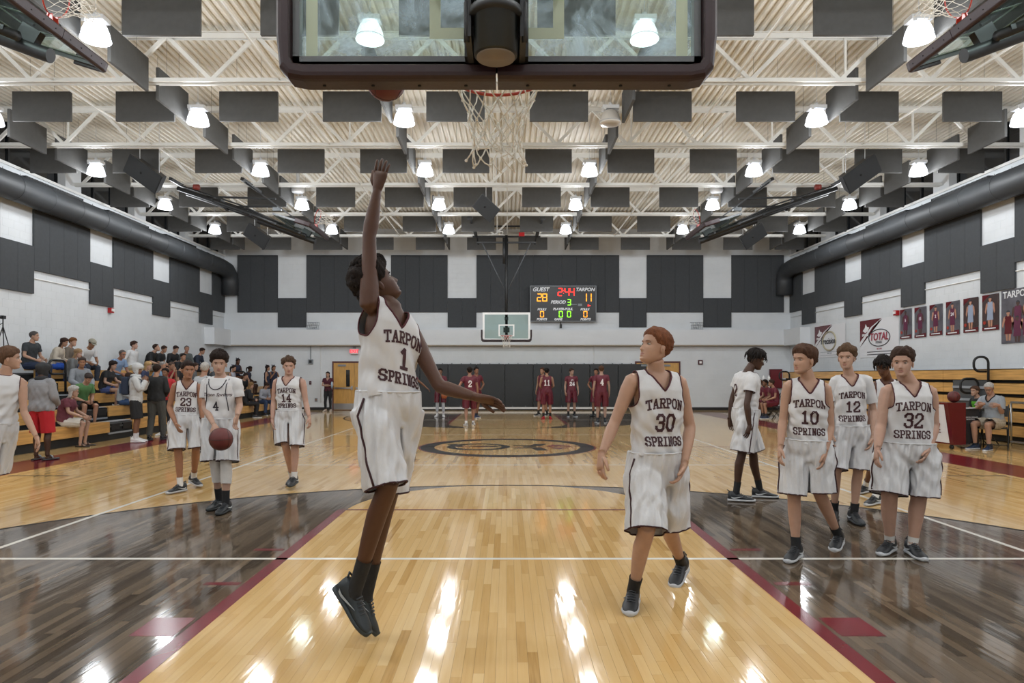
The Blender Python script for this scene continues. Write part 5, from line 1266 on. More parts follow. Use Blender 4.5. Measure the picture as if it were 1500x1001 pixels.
    if bottom:
        def leg_tube(mb, pts, rs, n, sd):
            o = len(mb.v); mb.tube(pts, rs, n); mid = (Jl['hR']+Jl['hL'])/2; km = (Jl['kR']+Jl['kL'])/2; lat = vn(Jl['kR']-Jl['kL'])*(1 if sd == 'R' else -1)
            lat = vn(lat*.6+r0*(.4 if sd == 'R' else -.4)); ax = vn(km-mid); lat = vn(lat-ax*lat.dot(ax))
            for i in range(o, len(mb.v)):
                p = V(mb.v[i]); al = (p-mid).dot(ax)
                if al > .02*s:
                    gap = vox*.75+.004+min(.02, .03*al); q = (p-mid-ax*al).dot(lat)
                    if q < gap: mb.v[i] = tuple(p+lat*(gap-q))
        mb = MB(); inf = bottom.get('inf', .02); fr_ = bottom['len']; torso(mb, -.14, .24, inf+bottom.get('winf', .006), belly=J.get('belly', 0)*.9); flare = bottom.get('flare', 1)
        for sd in 'RL':
            H, K, A_ = Jl['h'+sd], Jl['k'+sd], Jl['a'+sd]; e = min(1, fr_)+.08; x = body_r*s
            if fr_ <= 1: leg_tube(mb, [H-(K-H)*.05, H.lerp(K, .12), H.lerp(K, .25), H.lerp(K, .45), H.lerp(K, .65), H.lerp(K, .85), H.lerp(K, e)], [.090*x+inf, .096*x+inf*flare, .094*x+inf*1.1*flare, .088*x+inf*1.2*flare, .084*x+inf*1.35*flare, .080*x+inf*1.5*flare, .078*x+inf*1.6*flare], 20, sd)
            else:
                mb.tube([H-(K-H)*.05, H.lerp(K, .3), H.lerp(K, .65), K], [.088*x+inf, .088*x+inf, .074*x+inf, .060*x+inf], 14)
                mb.tube([H.lerp(K, .9), K, K.lerp(A_, .3), K.lerp(A_, .7), K.lerp(A_, fr_-1+.06)], [.062*x+inf, .060*x+inf, .058*x+inf*flare, .046*x+inf*1.2*flare, .042*x+inf*1.3*flare], 14)
        v, f, n_ = remeshed(mb, vox*1.2, sm*3); v = wrinkle(v, n_, vn((Jl['kR']+Jl['kL'])*.5-pel), bottom.get('amp', .009), 85, seed+5, .93); tg = np.zeros(len(v), int)
        thd = npv(vn((Jl['kR']+Jl['kL'])*.5-pel)); g = npv(spine(bottom.get('waist', .16))) @ npv(upv)-v @ npv(upv); g = np.where((v-npv(pel)) @ thd > .13*s, .1, g); v, f = clip(v, f, g, tg, 1)
        if fr_ <= 1 or True:
            dR, dL = [], []
            def seg(v, a, b):
                a, b = npv(a), npv(b); d = b-a; tt = ((v-a) @ d/(d @ d)).clip(0, 1); return np.linalg.norm(v-a-tt[:, None]*d, axis=1)
            for i, sd in enumerate('RL'):
                od = 'L' if sd == 'R' else 'R'; H, K, A_ = Jl['h'+sd], Jl['k'+sd], Jl['a'+sd]
                if fr_ <= 1: a0, a1, q = H, K, fr_; m0 = seg(v, H, K); m1 = seg(v, Jl['h'+od], Jl['k'+od])
                else: a0, a1, q = K, A_, fr_-1; m0 = seg(v, K, A_); m1 = seg(v, Jl['k'+od], Jl['a'+od])
                d = npv(vn(a1-a0)); g = (a1-a0).length*q-(v-npv(a0)) @ d; g = np.where(m0 <= m1+.004, g, .1)
                if fr_ > 1: g = np.where(m0 < .16*s, g, .1)
                v, f = clip(v, f, g, tg, 5)
        trims = {}
        if bottom.get('trim'): trims = {5: ('hem_trim', cloth_mat(bottom['trim']), .0055), 1: ('waistband', bottom['m'], .006)}
        bot, bv, bf = finish(bottom.get('name', 'shorts'), v, f, tg, bottom['m'], trims)
        if bottom.get('piping') and fine:
            bvh = BVHTree.FromPolygons([tuple(x) for x in bv.tolist()], [tuple(dict.fromkeys(q)) for q in bf.tolist() if len(set(q)) > 2])
            for sd, sg in (('R', 1), ('L', -1)):
                H, K = Jl['h'+sd], Jl['k'+sd]
                for dq in (0,):
                    pts = []
                    for i in range(15):
                        q = i/14; c = (spine(.12) if q < .02 else H.lerp(K, q*fr_*.98)); 
                        dr = vn(r0*sg+f0*(.25)); hit = bvh.ray_cast(c+dr*.5, -dr, 1)
                        if hit[0] is not None: pts.append(hit[0]+dr*.002)
                    if len(pts) > 4:
                        p = np.array([tuple(x) for x in pts]); MB().tube(p.tolist(), .0065, 6).build('side_piping', cloth_mat(bottom['piping']), bot)
    # --- legwear and shoes
    for sd in 'RL':
        K, A_ = Jl['k'+sd], Jl['a'+sd]; td = vn(J['toe'+sd])
        if socks: 
            c, L = socks; MB().tube([A_-V((0, 0, .035*s)), A_, A_.lerp(K, L*.5), A_.lerp(K, L)], [.040*s, .040*s, .040*s, .043*s], 14, caps=False).build('sock', cloth_mat(c), t)
        if legs: # (colour, from, to) calf sleeves
            c, a_, b_ = legs; MB().tube([K.lerp(A_, q)+(-f0*.010 if .1 < q < .5 else V((0, 0, 0))) for q in np.linspace(a_, b_, 7)], [float(np.interp(q, [-.2, 0, .28, .5, .75, 1], [.066, .062, .063, .056, .045, .040]))*lb for q in np.linspace(a_, b_, 7)], 14, caps=False).build('calf_sleeve', cloth_mat(c), t)
        if shoes:
            sm2 = shoe_meshes(*shoes[:3], sandal=(len(shoes) > 3)); ux = vn(td.cross(V((0, 0, 1)))); uz = ux.cross(td)
            M4 = Matrix((ux*s*1.04, td*s*1.04, uz*s*1.04)).transposed().to_4x4(); M4.translation = A_-uz*.088*s-td*.005
            up_ = None
            for nm in ('upper', 'strap', 'sole', 'laces', 'heel_tab', 'side_mark'):
                if nm not in sm2 or (fine == 0 and nm in ('laces', 'heel_tab')): continue
                if up_ is None: up_ = link('sandal' if nm == 'strap' else 'shoe', sm2[nm], t); up_.matrix_local = M4
                else: link(nm, sm2[nm], up_)
    if extra: extra(t, Jl, dict(f1=f1, r1=r1, upv=upv, spine=spine, jers=jers))
    return t
# ------------------------------------------------------------------ people: who they are
SKL, SKT, SKD, SKX, SKP = 'c39a82', 'a97a5c', '6b4531', '4a2f22', 'c9a08c'
def pxj(Y, **k):
    J = {}
    for n, q in k.items():
        if n in ('toeR', 'toeL'): J[n] = V(q).normalized(); continue
        if n in ('hs', 'bend', 'glasses', 'belly', 'bow', 'thR', 'thL'): J[n] = q; continue
        J[n] = P(q[0], q[1], Y+(q[2] if len(q) > 2 else 0))
    for a, b in (('aR', 'toeR'), ('aL', 'toeL')):
        if abs(J[b].z) < .01: J[a].z = .0905
    if 'pel' not in J: J['pel'] = (J['hR']+J['hL'])/2
    return J
def pr(num, wide=.93, top='TARPON', bot='SPRINGS', ts=(.70, .50, .31), c='38161e'):
    return [(top, ts[0], .060*wide, .034*wide, .0105, .0105, .018, 'f', c), (num, ts[1], .105*wide, .056*wide, .020, .018, 0, 'f', c), (bot, ts[2], .056*wide, .029*wide, .0095, .0105, 0, 'f', c)]
M_jw = cloth_mat('c8c8ca', 'mesh'); M_sw = cloth_mat('c6c7ca', 'satin')
def jw(num, **k): d = dict(m=M_jw, inf=.020, hem=.155, trim='45141d', print=pr(num), amp=.012); d.update(k); return d
def sw_(**k): d = dict(m=M_sw, winf=.008, len=.95, inf=.030, flare=1.15, trim='331318', piping='331318', waist=.185, amp=.018); d.update(k); return d
BLK = ('1b2024', '20262a', 'c8ccd0'); BLKW = ('1d2126', 'b9bcc0', 'c8ccd0'); WHT = ('c9c9c9', 'd6d6d6', 'none'); RED = ('b3202c', 'a51c28', 'none'); GRY = ('3a3f46', 'c4c6c8', 'd0d0d0')

# the jumper reaching for the ball
J = pxj(3.75, sR=(541, 446, -.10), sL=(604, 492, .12), nk=(572, 452, .02), hd=(553, 418, .02), eR=(541, 345, -.05), wR=(553, 276, .0), fR=(561, 236, .0), eL=(643, 566, .05), wL=(700, 583, -.05), fL=(738, 592, -.06),
        hR=(546, 602, -.06), hL=(590, 602, .08), kR=(568, 712, -.16), aR=(519, 868, -.02), kL=(572, 714, .10), aL=(536, 872, .22), toeR=(.62, -.25, -.75), toeL=(.55, .0, -.8), thR=1, thL=1)
person(J, 1.02, skin='583726', fine=2, label='jumping player in white number 1 jersey, one arm stretched up to the ball', top=jw('1', ts=(.74, .52, .30), inf=.022), bottom=sw_(len=1.0, inf=.022, flare=.95, amp=.020), socks=('1a1c1f', .32), shoes=('20282c', '2b3438', '9aa0a4'), hair=('curly', '1c1512'), look=(.75, .35, .62), curl={'R': .12, 'L': .25}, palm={'R': (.3, 1, .1), 'L': (-.2, -.6, -.8)})
# number 30
J = pxj(4.6, sR=(925, 559, -.05), sL=(995, 561, .03), nk=(961, 548), hd=(960, 510, -.03), eR=(900, 620, -.06), wR=(881, 667, -.18), fR=(878, 700, -.22), eL=(1011, 626, .06), wL=(1002, 682, -.10), fL=(989, 716, -.16),
        hR=(944, 688, -.04), hL=(979, 688, .03), kR=(947, 778, -.22), aR=(927, 866, -.06), kL=(980, 770, .10), aL=(998, 826, .50), toeR=(-.25, -.97, 0), toeL=(-.45, -.85, -.2))
person(J, 1.03, skin=SKL, fine=2, label='player in white number 30 jersey walking forward with his head turned up left', top=jw('30', inf=.026), bottom=sw_(len=1.0), socks=('17181b', .24), shoes=BLKW, hair=('short', '6b4028'), look=(-.93, -.38, .30))
# number 10
J = pxj(5.75, sR=(1155, 566, .05), sL=(1209, 570, -.03), nk=(1184, 558), hd=(1178, 529, -.02), eR=(1147, 617, .05), wR=(1143, 657, -.05), fR=(1141, 682, -.1), eL=(1216, 626, -.03), wL=(1208, 664, -.14), fL=(1204, 692, -.18),
        hR=(1167, 664, .03), hL=(1198, 664, -.03), kR=(1163, 728, -.02), aR=(1166, 793, -.05), kL=(1201, 724, -.05), aL=(1228, 785, .12), toeR=(-.62, -.78, 0), toeL=(-.55, -.83, -.05))
person(J, .985, skin=SKL, fine=2, label='player in white number 10 jersey with brown hair, looking left', top=jw('10', inf=.024), bottom=sw_(), socks=('17181b', .22), shoes=BLKW, hair=('messy', '4a3326'), look=(-.93, -.42, .08))
# number 12
J = pxj(7.15, sR=(1225, 559, .04), sL=(1268, 558, -.02), nk=(1244, 551), hd=(1240, 525, -.03), eR=(1218, 598, .08), wR=(1216, 634, -.05), fR=(1217, 656, -.08), eL=(1280, 602, 0), wL=(1278, 642, -.12), fL=(1273, 662, -.16),
        hR=(1232, 640, .02), hL=(1260, 640, -.02), kR=(1225, 690, -.05), aR=(1222, 743, .12), kL=(1257, 690, -.05), aL=(1251, 738, -.02), toeR=(-.5, -.86, 0), toeL=(-.1, -.99, 0))
person(J, 1.01, skin='c6a08a', fine=2, label='slim player in white number 12 jersey over a T-shirt, standing behind number 10', top=jw('12', sleeve=.72), bottom=sw_(), socks=('17181b', .24), shoes=BLK, hair=('sweep', '54402f'), look=(-.62, -.80, .02), body_r=.92)
# number 32
J = pxj(5.85, sR=(1300, 574, .04), sL=(1362, 575, -.03), nk=(1331, 562), hd=(1322, 533, -.03), eR=(1290, 624, .0), wR=(1285, 659, -.12), fR=(1282, 684, -.16), eL=(1368, 624, -.02), wL=(1359, 660, -.14), fL=(1348, 686, -.2),
        hR=(1309, 668, .02), hL=(1348, 668, -.02), kR=(1303, 727, -.04), aR=(1303, 783, .06), kL=(1346, 729, -.04), aL=(1337, 786, -.04), toeR=(-.72, -.69, 0), toeL=(-.12, -.99, 0))
person(J, 1.0, bulk=1.14, skin='c49c88', fine=2, label='stocky player in white number 32 jersey standing at the right', top=jw('32', print=pr('32', 1.06), inf=.026), bottom=sw_(inf=.036), socks=('c8c6c2', .16), shoes=BLKW, hair=('sweep', '3a2a22'), look=(-.62, -.80, .04), body_r=1.17)
# dreadlocked player behind 32
J = pxj(8.35, sR=(1281, 566, .1), sL=(1314, 566, .0), nk=(1299, 556), hd=(1294, 537, -.12), eR=(1276, 600, .1), wR=(1275, 632, .0), fR=(1275, 650, -.02), eL=(1318, 600, 0), wL=(1314, 632, -.1), fL=(1312, 650, -.1),
        hR=(1290, 630, .06), hL=(1310, 630, 0), kR=(1283, 670, .15), aR=(1268, 709, .55), kL=(1299, 678, -.2), aL=(1282, 731, -.25), toeR=(-.8, -.6, 0), toeL=(-.8, -.6, 0))
person(J, .98, skin=SKD, fine=1, label='dreadlocked player looking down, half hidden behind number 32', top=jw('1', print=None), bottom=sw_(), socks=('d5d5d5', .2), shoes=BLKW, hair=('dreads', '1b1614'), look=(-.65, -.62, -.45))
# dreadlocked player walking right
J = pxj(8.4, sR=(1101, 557, -.15), sL=(1084, 553, .18), nk=(1096, 545), hd=(1107, 527, 0), eR=(1094, 592, -.22), wR=(1098, 625, -.24), fR=(1094, 645, -.26), eL=(1073, 584, .22), wL=(1069, 615, .2), fL=(1075, 636, .18),
        hR=(1095, 612, -.10), hL=(1087, 611, .10), kR=(1087, 664, -.12), aR=(1078, 719, -.1), kL=(1103, 664, .1), aL=(1113, 715, .15), toeR=(.97, -.2, 0), toeL=(.98, -.15, 0))
person(J, 1.0, skin=SKX, fine=2, label='dreadlocked player seen side-on walking right, white T-shirt under his jersey', top=jw('2', sleeve=.5, print=[('2', .58, .13, .07, .02, .02, 0, 'b', '38161e')], inf=.03), bottom=sw_(inf=.034), socks=('17181b', .3), shoes=BLKW, hair=('dreads', '1b1614'), look=(.93, -.25, -.28))
# number 14
J = pxj(9.4, sR=(405, 560), sL=(443, 560), nk=(423, 554), hd=(423, 537, -.03), eR=(401, 590), wR=(399, 616, -.1), fR=(401, 633, -.14), eL=(448, 590), wL=(453, 612, -.1), fL=(455, 629, -.14),
        hR=(414, 612), hL=(434, 612), kR=(418, 652, -.1), aR=(428, 688, .25), kL=(432, 656, -.1), aL=(431, 700, -.1), toeR=(.1, -.99, 0), toeL=(.05, -.99, -.05))
person(J, .99, skin=SKP, fine=2, label='player in white number 14 jersey walking toward the camera, alone left of centre', top=jw('14', ts=(.68, .46, .26)), bottom=sw_(), socks=('d5d5d5', .2), shoes=BLK, hair=('sweep', '4c3a2e'), look=(.32, -1, -.06))
# number 4 with the ball
J = pxj(7.75, sR=(304, 562, .02), sL=(346, 562), nk=(324, 553), hd=(321, 534, -.03), eR=(300, 597, -.02), wR=(314, 624, -.28), fR=(320, 640, -.38), eL=(351, 594), wL=(347, 611, -.2), fL=(343, 626, -.24),
        hR=(312, 627), hL=(334, 627), kR=(315, 677, -.05), aR=(321, 721, .12), kL=(331, 679, -.1), aL=(331, 730, -.1), toeR=(-.15, -.98, 0), toeL=(.02, -1, 0))
def n4(t, Jl, q):
    fl = q['jers'].data; bvh = BVHTree.FromPolygons([v.co for v in fl.vertices], [p.vertices for p in fl.polygons]); f1, r1, up = q['f1'], q['r1'], q['upv']
    me = text_mesh('Tarpon Springs', .052, M_white, shear=.35, offset=.001, extrude=0); mb = MB()
    vs = []
    for v in me.vertices:
        h = bvh.ray_cast(q['spine'](.66)-r1*v.co.x+up*v.co.y+f1*.6, -f1, 1.2); vs.append((h[0] if h[0] else q['spine'](.66)+f1*.1)+f1*.002)
    mb.add(vs, [list(p.vertices) for p in me.polygons]); mb.build('lettering', mat('print_38161e', '38161e', .6), q['jers'])
    for sd in (1, -1):
        pts = []
        for x, y in [(.118, .97), (.112, .85), (.108, .72), (.115, .60), (.125, .5), (.13, .35)]:
            h = bvh.ray_cast(q['spine'](y)+r1*x*sd+f1*.6, -f1, 1.2)
            if h[0]: pts.append(h[0]+f1*.003)
        MB().tube(pts, .005, 6).build('shirt_piping', M_navy, q['jers'])
    pts = []
    for a in np.linspace(-1.45, 1.45, 13):
        h = bvh.ray_cast(q['spine'](.98-.22*cos(a))+r1*(.10*sin(a))+f1*.6, -f1, 1.2)
        if h[0]: pts.append(h[0]+f1*.003)
    MB().tube(pts, .005, 6).build('shirt_piping', M_navy, q['jers'])
M_navy = cloth_mat('23202c')
person(J, .99, skin='c09a86', fine=2, label='curly-haired player in white number 4 shirt, hand on a maroon basketball', top=jw('4', sleeve=.62, neck='crew', trim=None, inf=.022, print=[('4', .44, .09, .055, .02, .016, 0, 'f', '23202c')]), bottom=sw_(inf=.034), socks=('17181b', .34), legs=('c9c6c2', -.15, .5), shoes=BLK, hair=('curly', '241a16'), look=(.36, -1, .0), extra=n4, palm={'R': (.3, .2, -1), 'L': (1, -.2, 0)})
# number 23
J = pxj(9.05, sR=(257, 566, -.05), sL=(291, 568, .04), nk=(275, 559), hd=(275, 543, -.04), eR=(248, 597, -.05), wR=(258, 622, -.2), fR=(265, 639, -.28), eL=(295, 598, .02), wL=(299, 622, -.02), fL=(303, 640, -.05),
        hR=(261, 618, -.03), hL=(283, 618, .03), kR=(261, 661, -.12), aR=(264, 705, -.1), kL=(287, 658, .0), aL=(284, 700, .35), toeR=(-.35, -.94, 0), toeL=(.75, -.6, -.1), bend=.02)
person(J, .96, skin='a5765a', fine=2, label='player in white number 23 jersey leaning forward, left of number 4', top=jw('23'), bottom=sw_(), socks=('d5d5d5', .24), shoes=BLKW, hair=('short', '2a1d18'), look=(.72, -.8, .0))
# edge player from behind
J = pxj(7.6, sR=(32, 561, .08), sL=(-18, 558, -.1), nk=(8, 549), hd=(14, 526, 0), eR=(35, 604, .05), wR=(54, 642, -.02), fR=(62, 668, -.05), eL=(-28, 600, -.1), wL=(-30, 640, -.1), fL=(-30, 660, -.1),
        hR=(8, 634, .07), hL=(-14, 634, -.07), kR=(-8, 692, .1), aR=(-50, 748, .25), kL=(-28, 690, -.1), aL=(-60, 752, -.15), toeR=(.6, .6, 0), toeL=(.6, .3, 0))
J['sR'], J['sL'] = J['sR'], J['sL']
person(J, 1.0, skin=SKL, fine=2, label='player in white cut by the left edge, seen from behind with brown hair', top=jw('7', print=[('7', .6, .1, .06, .02, .02, 0, 'b', '45141d')]), bottom=sw_(), socks=('d5d5d5', .2), shoes=BLK, hair=('messy', '5a4232'), look=(.85, .5, .05))

# --- poses for everybody else
def stand(x, y, ang, H=1.8, arms='down', z=0, gait=0, turn=0):
    s = H/1.8; F = V((cos(ang), sin(ang), 0)); Rt = F.cross(V((0, 0, 1))); U = V((0, 0, 1)); o = V((x, y, z))
    q = lambda r, f, u: o+Rt*(r*s)+F*(f*s)+U*(u*s)
    J = dict(pel=q(0, 0, .95), nk=q(0, .0, 1.51), hd=q(0, .03, 1.675), sR=q(.175, 0, 1.455), sL=q(-.175, 0, 1.455), hR=q(.09, 0, .94), hL=q(-.09, 0, .94), kR=q(.11, .03+gait*.1, .51), kL=q(-.11, .03-gait*.05, .51), aR=q(.12, gait*.2, .09), aL=q(-.12, -gait*.2, .09), toeR=(F+Rt*.2).normalized(), toeL=(F-Rt*.2).normalized())
    A = {'down': ((.235, -.02, 1.17), (.25, .06, .93), (.24, .10, .77)), 'cross': ((.24, .06, 1.19), (.03, .22, 1.17), (-.12, .20, 1.19)), 'front': ((.24, .02, 1.18), (.10, .24, 1.05), (.03, .30, .98)), 'hips': ((.34, -.06, 1.2), (.19, .05, 1.03), (.10, .10, .98)),
         'out': ((.40, .05, 1.27), (.60, .12, 1.08), (.70, .14, 1.0)), 'face': ((.24, .12, 1.2), (.10, .22, 1.42), (.04, .16, 1.53)), 'back': ((.24, -.10, 1.2), (.15, -.2, .98), (.05, -.2, .92))}
    a = arms if isinstance(arms, tuple) else (arms, arms)
    for sd, sg, k in (('R', 1, a[0]), ('L', -1, a[1])):
        for n, p in zip('ewf', A[k]): J[n+sd] = q(p[0]*sg, p[1], p[2])
    return J
def sit(x, y, sz, ang, H=1.75, fz=0, lean=.15, arms='lap', kn=.14, hd_=0):
    s = H/1.8; F = V((cos(ang), sin(ang), 0)); Rt = F.cross(V((0, 0, 1))); U = V((0, 0, 1)); o = V((x, y, sz+.085))
    q = lambda r, f, u: o+Rt*(r*s)+F*(f*s)+U*(u*s)
    T = lambda u, f=0: (sin(lean)*u+cos(lean)*f, cos(lean)*u-sin(lean)*f)
    def qt(r, u, f=0): ff, uu = T(u, f); return q(r, ff, uu)
    J = dict(pel=q(0, 0, .02), nk=qt(0, .56), hd=qt(0, .725, .03)+F*.02, sR=qt(.17, .50), sL=qt(-.17, .50), hR=q(.09, 0, 0), hL=q(-.09, 0, 0), kR=q(kn, .43, -.01), kL=q(-kn, .43, -.01), bend=.02+lean*.05)
    for sd, sg in (('R', 1), ('L', -1)):
        k = J['k'+sd]; J['a'+sd] = V((k.x-F.x*.06, k.y-F.y*.06, fz+.085*s)); J['toe'+sd] = (F+Rt*sg*.2).normalized()
        a = arms if isinstance(arms, str) else arms[0 if sg > 0 else 1]
        if a == 'lap': J['e'+sd] = qt(.23*sg, .24, .06); J['w'+sd] = q(.13*sg, .33, .13); J['f'+sd] = q(.06*sg, .46, .10)
        elif a == 'knees': J['e'+sd] = qt(.24*sg, .27, .12); J['w'+sd] = q(.13*sg, .44, .12); J['f'+sd] = q(.04*sg, .56, .02)
        elif a == 'chin': J['e'+sd] = qt(.15*sg, .26, .22); J['w'+sd] = J['hd']-U*.16*s+F*.15*s+Rt*(.03*sg); J['f'+sd] = J['hd']-U*.05*s+F*.10*s+Rt*.02*sg
        elif a == 'cross': J['e'+sd] = qt(.23*sg, .27, .08); J['w'+sd] = qt(.02*sg, .28, .22); J['f'+sd] = qt(-.10*sg, .30, .2)
        elif a == 'reach': J['e'+sd] = qt(.24*sg, .30, .15); J['w'+sd] = qt(.18*sg, .28, .40); J['f'+sd] = qt(.15*sg, .30, .55)
        elif a == 'back': J['e'+sd] = qt(.28*sg, .24, -.10); J['w'+sd] = q(.26*sg, -.16, .04); J['f'+sd] = q(.26*sg, -.24, -.04)
        elif a == 'phone': J['e'+sd] = qt(.22*sg, .24, .08); J['w'+sd] = qt(.07*sg, .22, .30); J['f'+sd] = qt(.02*sg, .26, .40)
    return J
N_, S_ = pi/2, -pi/2
# --- the visiting team at the far end
M_mj = cloth_mat('5d1426', 'mesh'); M_ms = cloth_mat('5a1224', 'satin')
def mj(nb=None, side='b', top=None, **k):
    p = []
    if nb: p.append((nb, .60 if side == 'b' else .50, .17 if side == 'b' else .12, .085 if side == 'b' else .07, .03, .032, 0, side, 'e0dcdc'))
    if top: p.append((top, .76, .04, .035, .01, .012, .02, side, 'e0dcdc'))
    d = dict(m=M_mj, inf=.022, hem=.05, sleeve=.45, neck='crew', print=p, amp=.006); d.update(k); return d
def ms(**k): d = dict(m=M_ms, winf=-.004, len=.93, inf=.028, waist=.14, piping='c9c3c3'); d.update(k); return d
def far(px, py_feet, ang, H, label, arms='down', **k):
    Y = 1000*EYE/(py_feet-551); gait = k.pop('gait', 0); return person(stand((px-743)*Y/1000, Y, ang, H, arms, gait=gait), H/1.8, fine=k.pop('fine', 0), label=label, **k)
far(599, 615.5, N_, 1.83, 'visiting player in maroon number 3 shirt with right arm out, back turned', ('out', 'down'), skin='8a6048', top=mj('3'), bottom=ms(), socks=('4f7d58', .4), shoes=WHT, hair=('short', '1c1512'), gait=.3)
far(645, 611, S_, 1.8, 'visiting player in maroon holding an orange ball, white leg sleeves', 'front', skin='8a6048', top=mj('12', 'f'), bottom=ms(), legs=('b9bcc0', -.1, .75), socks=('d0d0d0', .2), shoes=WHT, hair=('short', '1c1512'))
far(688, 624, N_+.15, 1.80, 'visiting player in maroon number 2 shirt, nearest of the far group, back turned', ('down', 'hips'), skin='b0826a', top=mj('2'), bottom=ms(), socks=('d8d8d8', .15), shoes=WHT, hair=('short', '1f1611'), gait=.6)
far(697, 612.5, S_+.5, 1.84, 'visiting player in maroon half hidden behind number 2', ('face', 'hips'), skin='9a6c54', top=mj(), bottom=ms(), socks=('2a2f40', .2), shoes=('2c3350', 'd0d0d0', 'none'), hair=('short', '1c1512'), gait=.9)
far(801, 615, N_, 1.80, 'visiting player in maroon number 11 vest and red shoes, back turned', 'front', skin='b58a70', top=mj('11', sleeve=0), bottom=ms(), socks=('141414', .35), shoes=RED, hair=('short', '15110f'), extra=None)
far(795, 609.5, S_-.6, 1.84, 'visiting player in maroon behind number 11, face turned left', 'down', skin='b58a70', top=mj(sleeve=0), bottom=ms(), socks=('141414', .3), shoes=BLKW, hair=('short', '4a2f22'), gait=.6)
far(837, 611, S_+.15, 1.80, 'visiting player in maroon number 24 shirt facing the camera', 'down', skin='c09a86', top=mj('24', 'f', 'VISITORS' if False else 'TARGONS' if False else 'ST'), bottom=ms(), socks=('141414', .3), shoes=BLKW, hair=('short', '3a2a22'), look=(.5, -.85, -.1))
far(881, 620.5, N_, 1.85, 'visiting player in maroon number 4 shirt, back turned, rightmost of the group', 'down', skin='c09a86', top=mj('4'), bottom=ms(), socks=('2a2d30', .22), shoes=GRY, hair=('short', '4f3626'))
far(873.5, 610.5, S_-.4, 1.80, 'visiting player in maroon hidden behind number 4, face turned left', 'hips', skin='a5765a', top=mj(), bottom=ms(), socks=('1a1a1a', .3), shoes=BLK, hair=('short', '1c1512'))
t_ = person(stand((480.5-743)*.0292, 29.2, S_, 1.70, 'cross'), .94, fine=0, fem=1, skin=SKL, label='dark-haired woman in maroon polo with arms crossed beside the left door', top=dict(m=cloth_mat('4a1626'), inf=.018, sleeve=.5, neck='v', hem=-.02, name='polo_shirt'), bottom=dict(m=cloth_mat('15161a'), len=1.92, inf=.010, name='trousers'), shoes=('b8a89a', 'c8c0b8', 'none'), hair=('long', '1b1312'))
o = MB().lathe([(0, 0), (.04, 0), (.042, .2), (.025, .23), (.02, .26), (0, .26)], c=(-7.45, 29.0, 1.02), n=12).build('water_bottle', mat('bottle_blue', '9db7cc', .3)); tag(o, 'pale blue water bottle held by the maroon-polo woman', 'bottle')
# seated visitors on the far bench
for k, (y, sk, hr) in enumerate(((24.25, 'b58a70', '3a2a22'), (24.9, '8a6048', '1c1512'), (25.5, 'c09a86', '4f3626'), (26.1, '8a6048', '1c1512'), (26.75, 'b58a70', '2a1d18'))):
    person(sit(9.52+.02*k, y, .455, pi, 1.82, 0, .12, 'lap'), 1.0, fine=0, skin=sk, label='visiting player in maroon seated %s on the bench row at the far right' % ORD[k], top=mj(), bottom=ms(), socks=('2b2f38', .25), shoes=('27324a', 'd0d0d0', 'none'), hair=('short', hr), look=(-.9, -.2 if k else .3, 0))

# --- the scorer and the boy
J = sit(10.15, 14.22, .455, radians(-158), 1.84, 0, .16, ('reach', 'phone')); J['glasses'] = 1; J['belly'] = .8
J['aL'] = J['aL']+V((-.02, -.02, 0)); 
J['wR'] = V((9.80, 14.05, .95)); J['fR'] = V((9.68, 14.1, .93)); J['wL'] = V((9.97, 13.86, .93)); J['fL'] = V((9.83, 13.9, .95))
person(J, 1.03, bulk=1.15, skin='b98f78', fine=1, label='grey-haired man in pale grey striped shirt and shorts, seated at the scorer\'s table', top=dict(m=cloth_mat('8e959c'), inf=.022, sleeve=.75, trim='15161c', trimw=.012, neck='v', hem=.0, name='shirt'), bottom=dict(m=cloth_mat('a39a8a'), len=.85, inf=.022, name='shorts'), socks=('20242a', .12), shoes=('26364f', 'c9ccd0', 'none'), hair=('buzz', 'a9a6a2'), look=(-.75, -.55, -.42), body_r=1.08)
J = sit(10.5, 15.15, .455, radians(-178), 1.62, 0, .12, ('lap', 'reach'))
person(J, .9, skin=SKL, fine=1, label='boy in black and lime green T-shirt seated behind the scorer\'s table', top=dict(m=cloth_mat('1b1c1e'), inf=.018, sleeve=.6, neck='crew', hem=0, name='shirt', print=[('OOO', .72, .10, .07, .0, .05, 0, 'f', '5aa82a')]), bottom=dict(m=cloth_mat('26282c'), len=.9, name='shorts'), shoes=GRY, hair=('short', '4a3428'), look=(-.95, -.3, 0))
folding_chair((10.5, 15.15, 0), radians(-90), 'black folding chair under the boy behind the table')

# --- standing spectators on the left
def shirt(c, sl=.55, **k): d = dict(m=cloth_mat(c), inf=.02, sleeve=sl, neck='crew', hem=.0, name='shirt'); d.update(k); return d
def trou(c, L=1.93, **k): d = dict(m=cloth_mat(c), len=L, inf=.014 if L > 1 else .022, winf=-.010, name='trousers' if L > 1 else 'shorts', waist=.12, amp=.006); d.update(k); return d
J = stand((61-743)*.01235, 12.35, N_-.15, 1.74, 'front')
person(J, .98, bulk=1.22, skin=SKX, fine=1, label='hooded spectator in grey and black hoodie and red shorts, back turned', top=shirt('85868a', 1.93, inf=.034, hem=-.05, name='hoodie', amp=.012), bottom=trou('a8141f', .98, inf=.024), shoes=('8a8d90', '26282a', 'none', 1), socks=None, hair=('short', '1c1512'), hood='26272a', look=(.3, .95, 0), body_r=1.1)
J = stand((199-743)*.0157, 15.7, .35, 1.80, 'face')
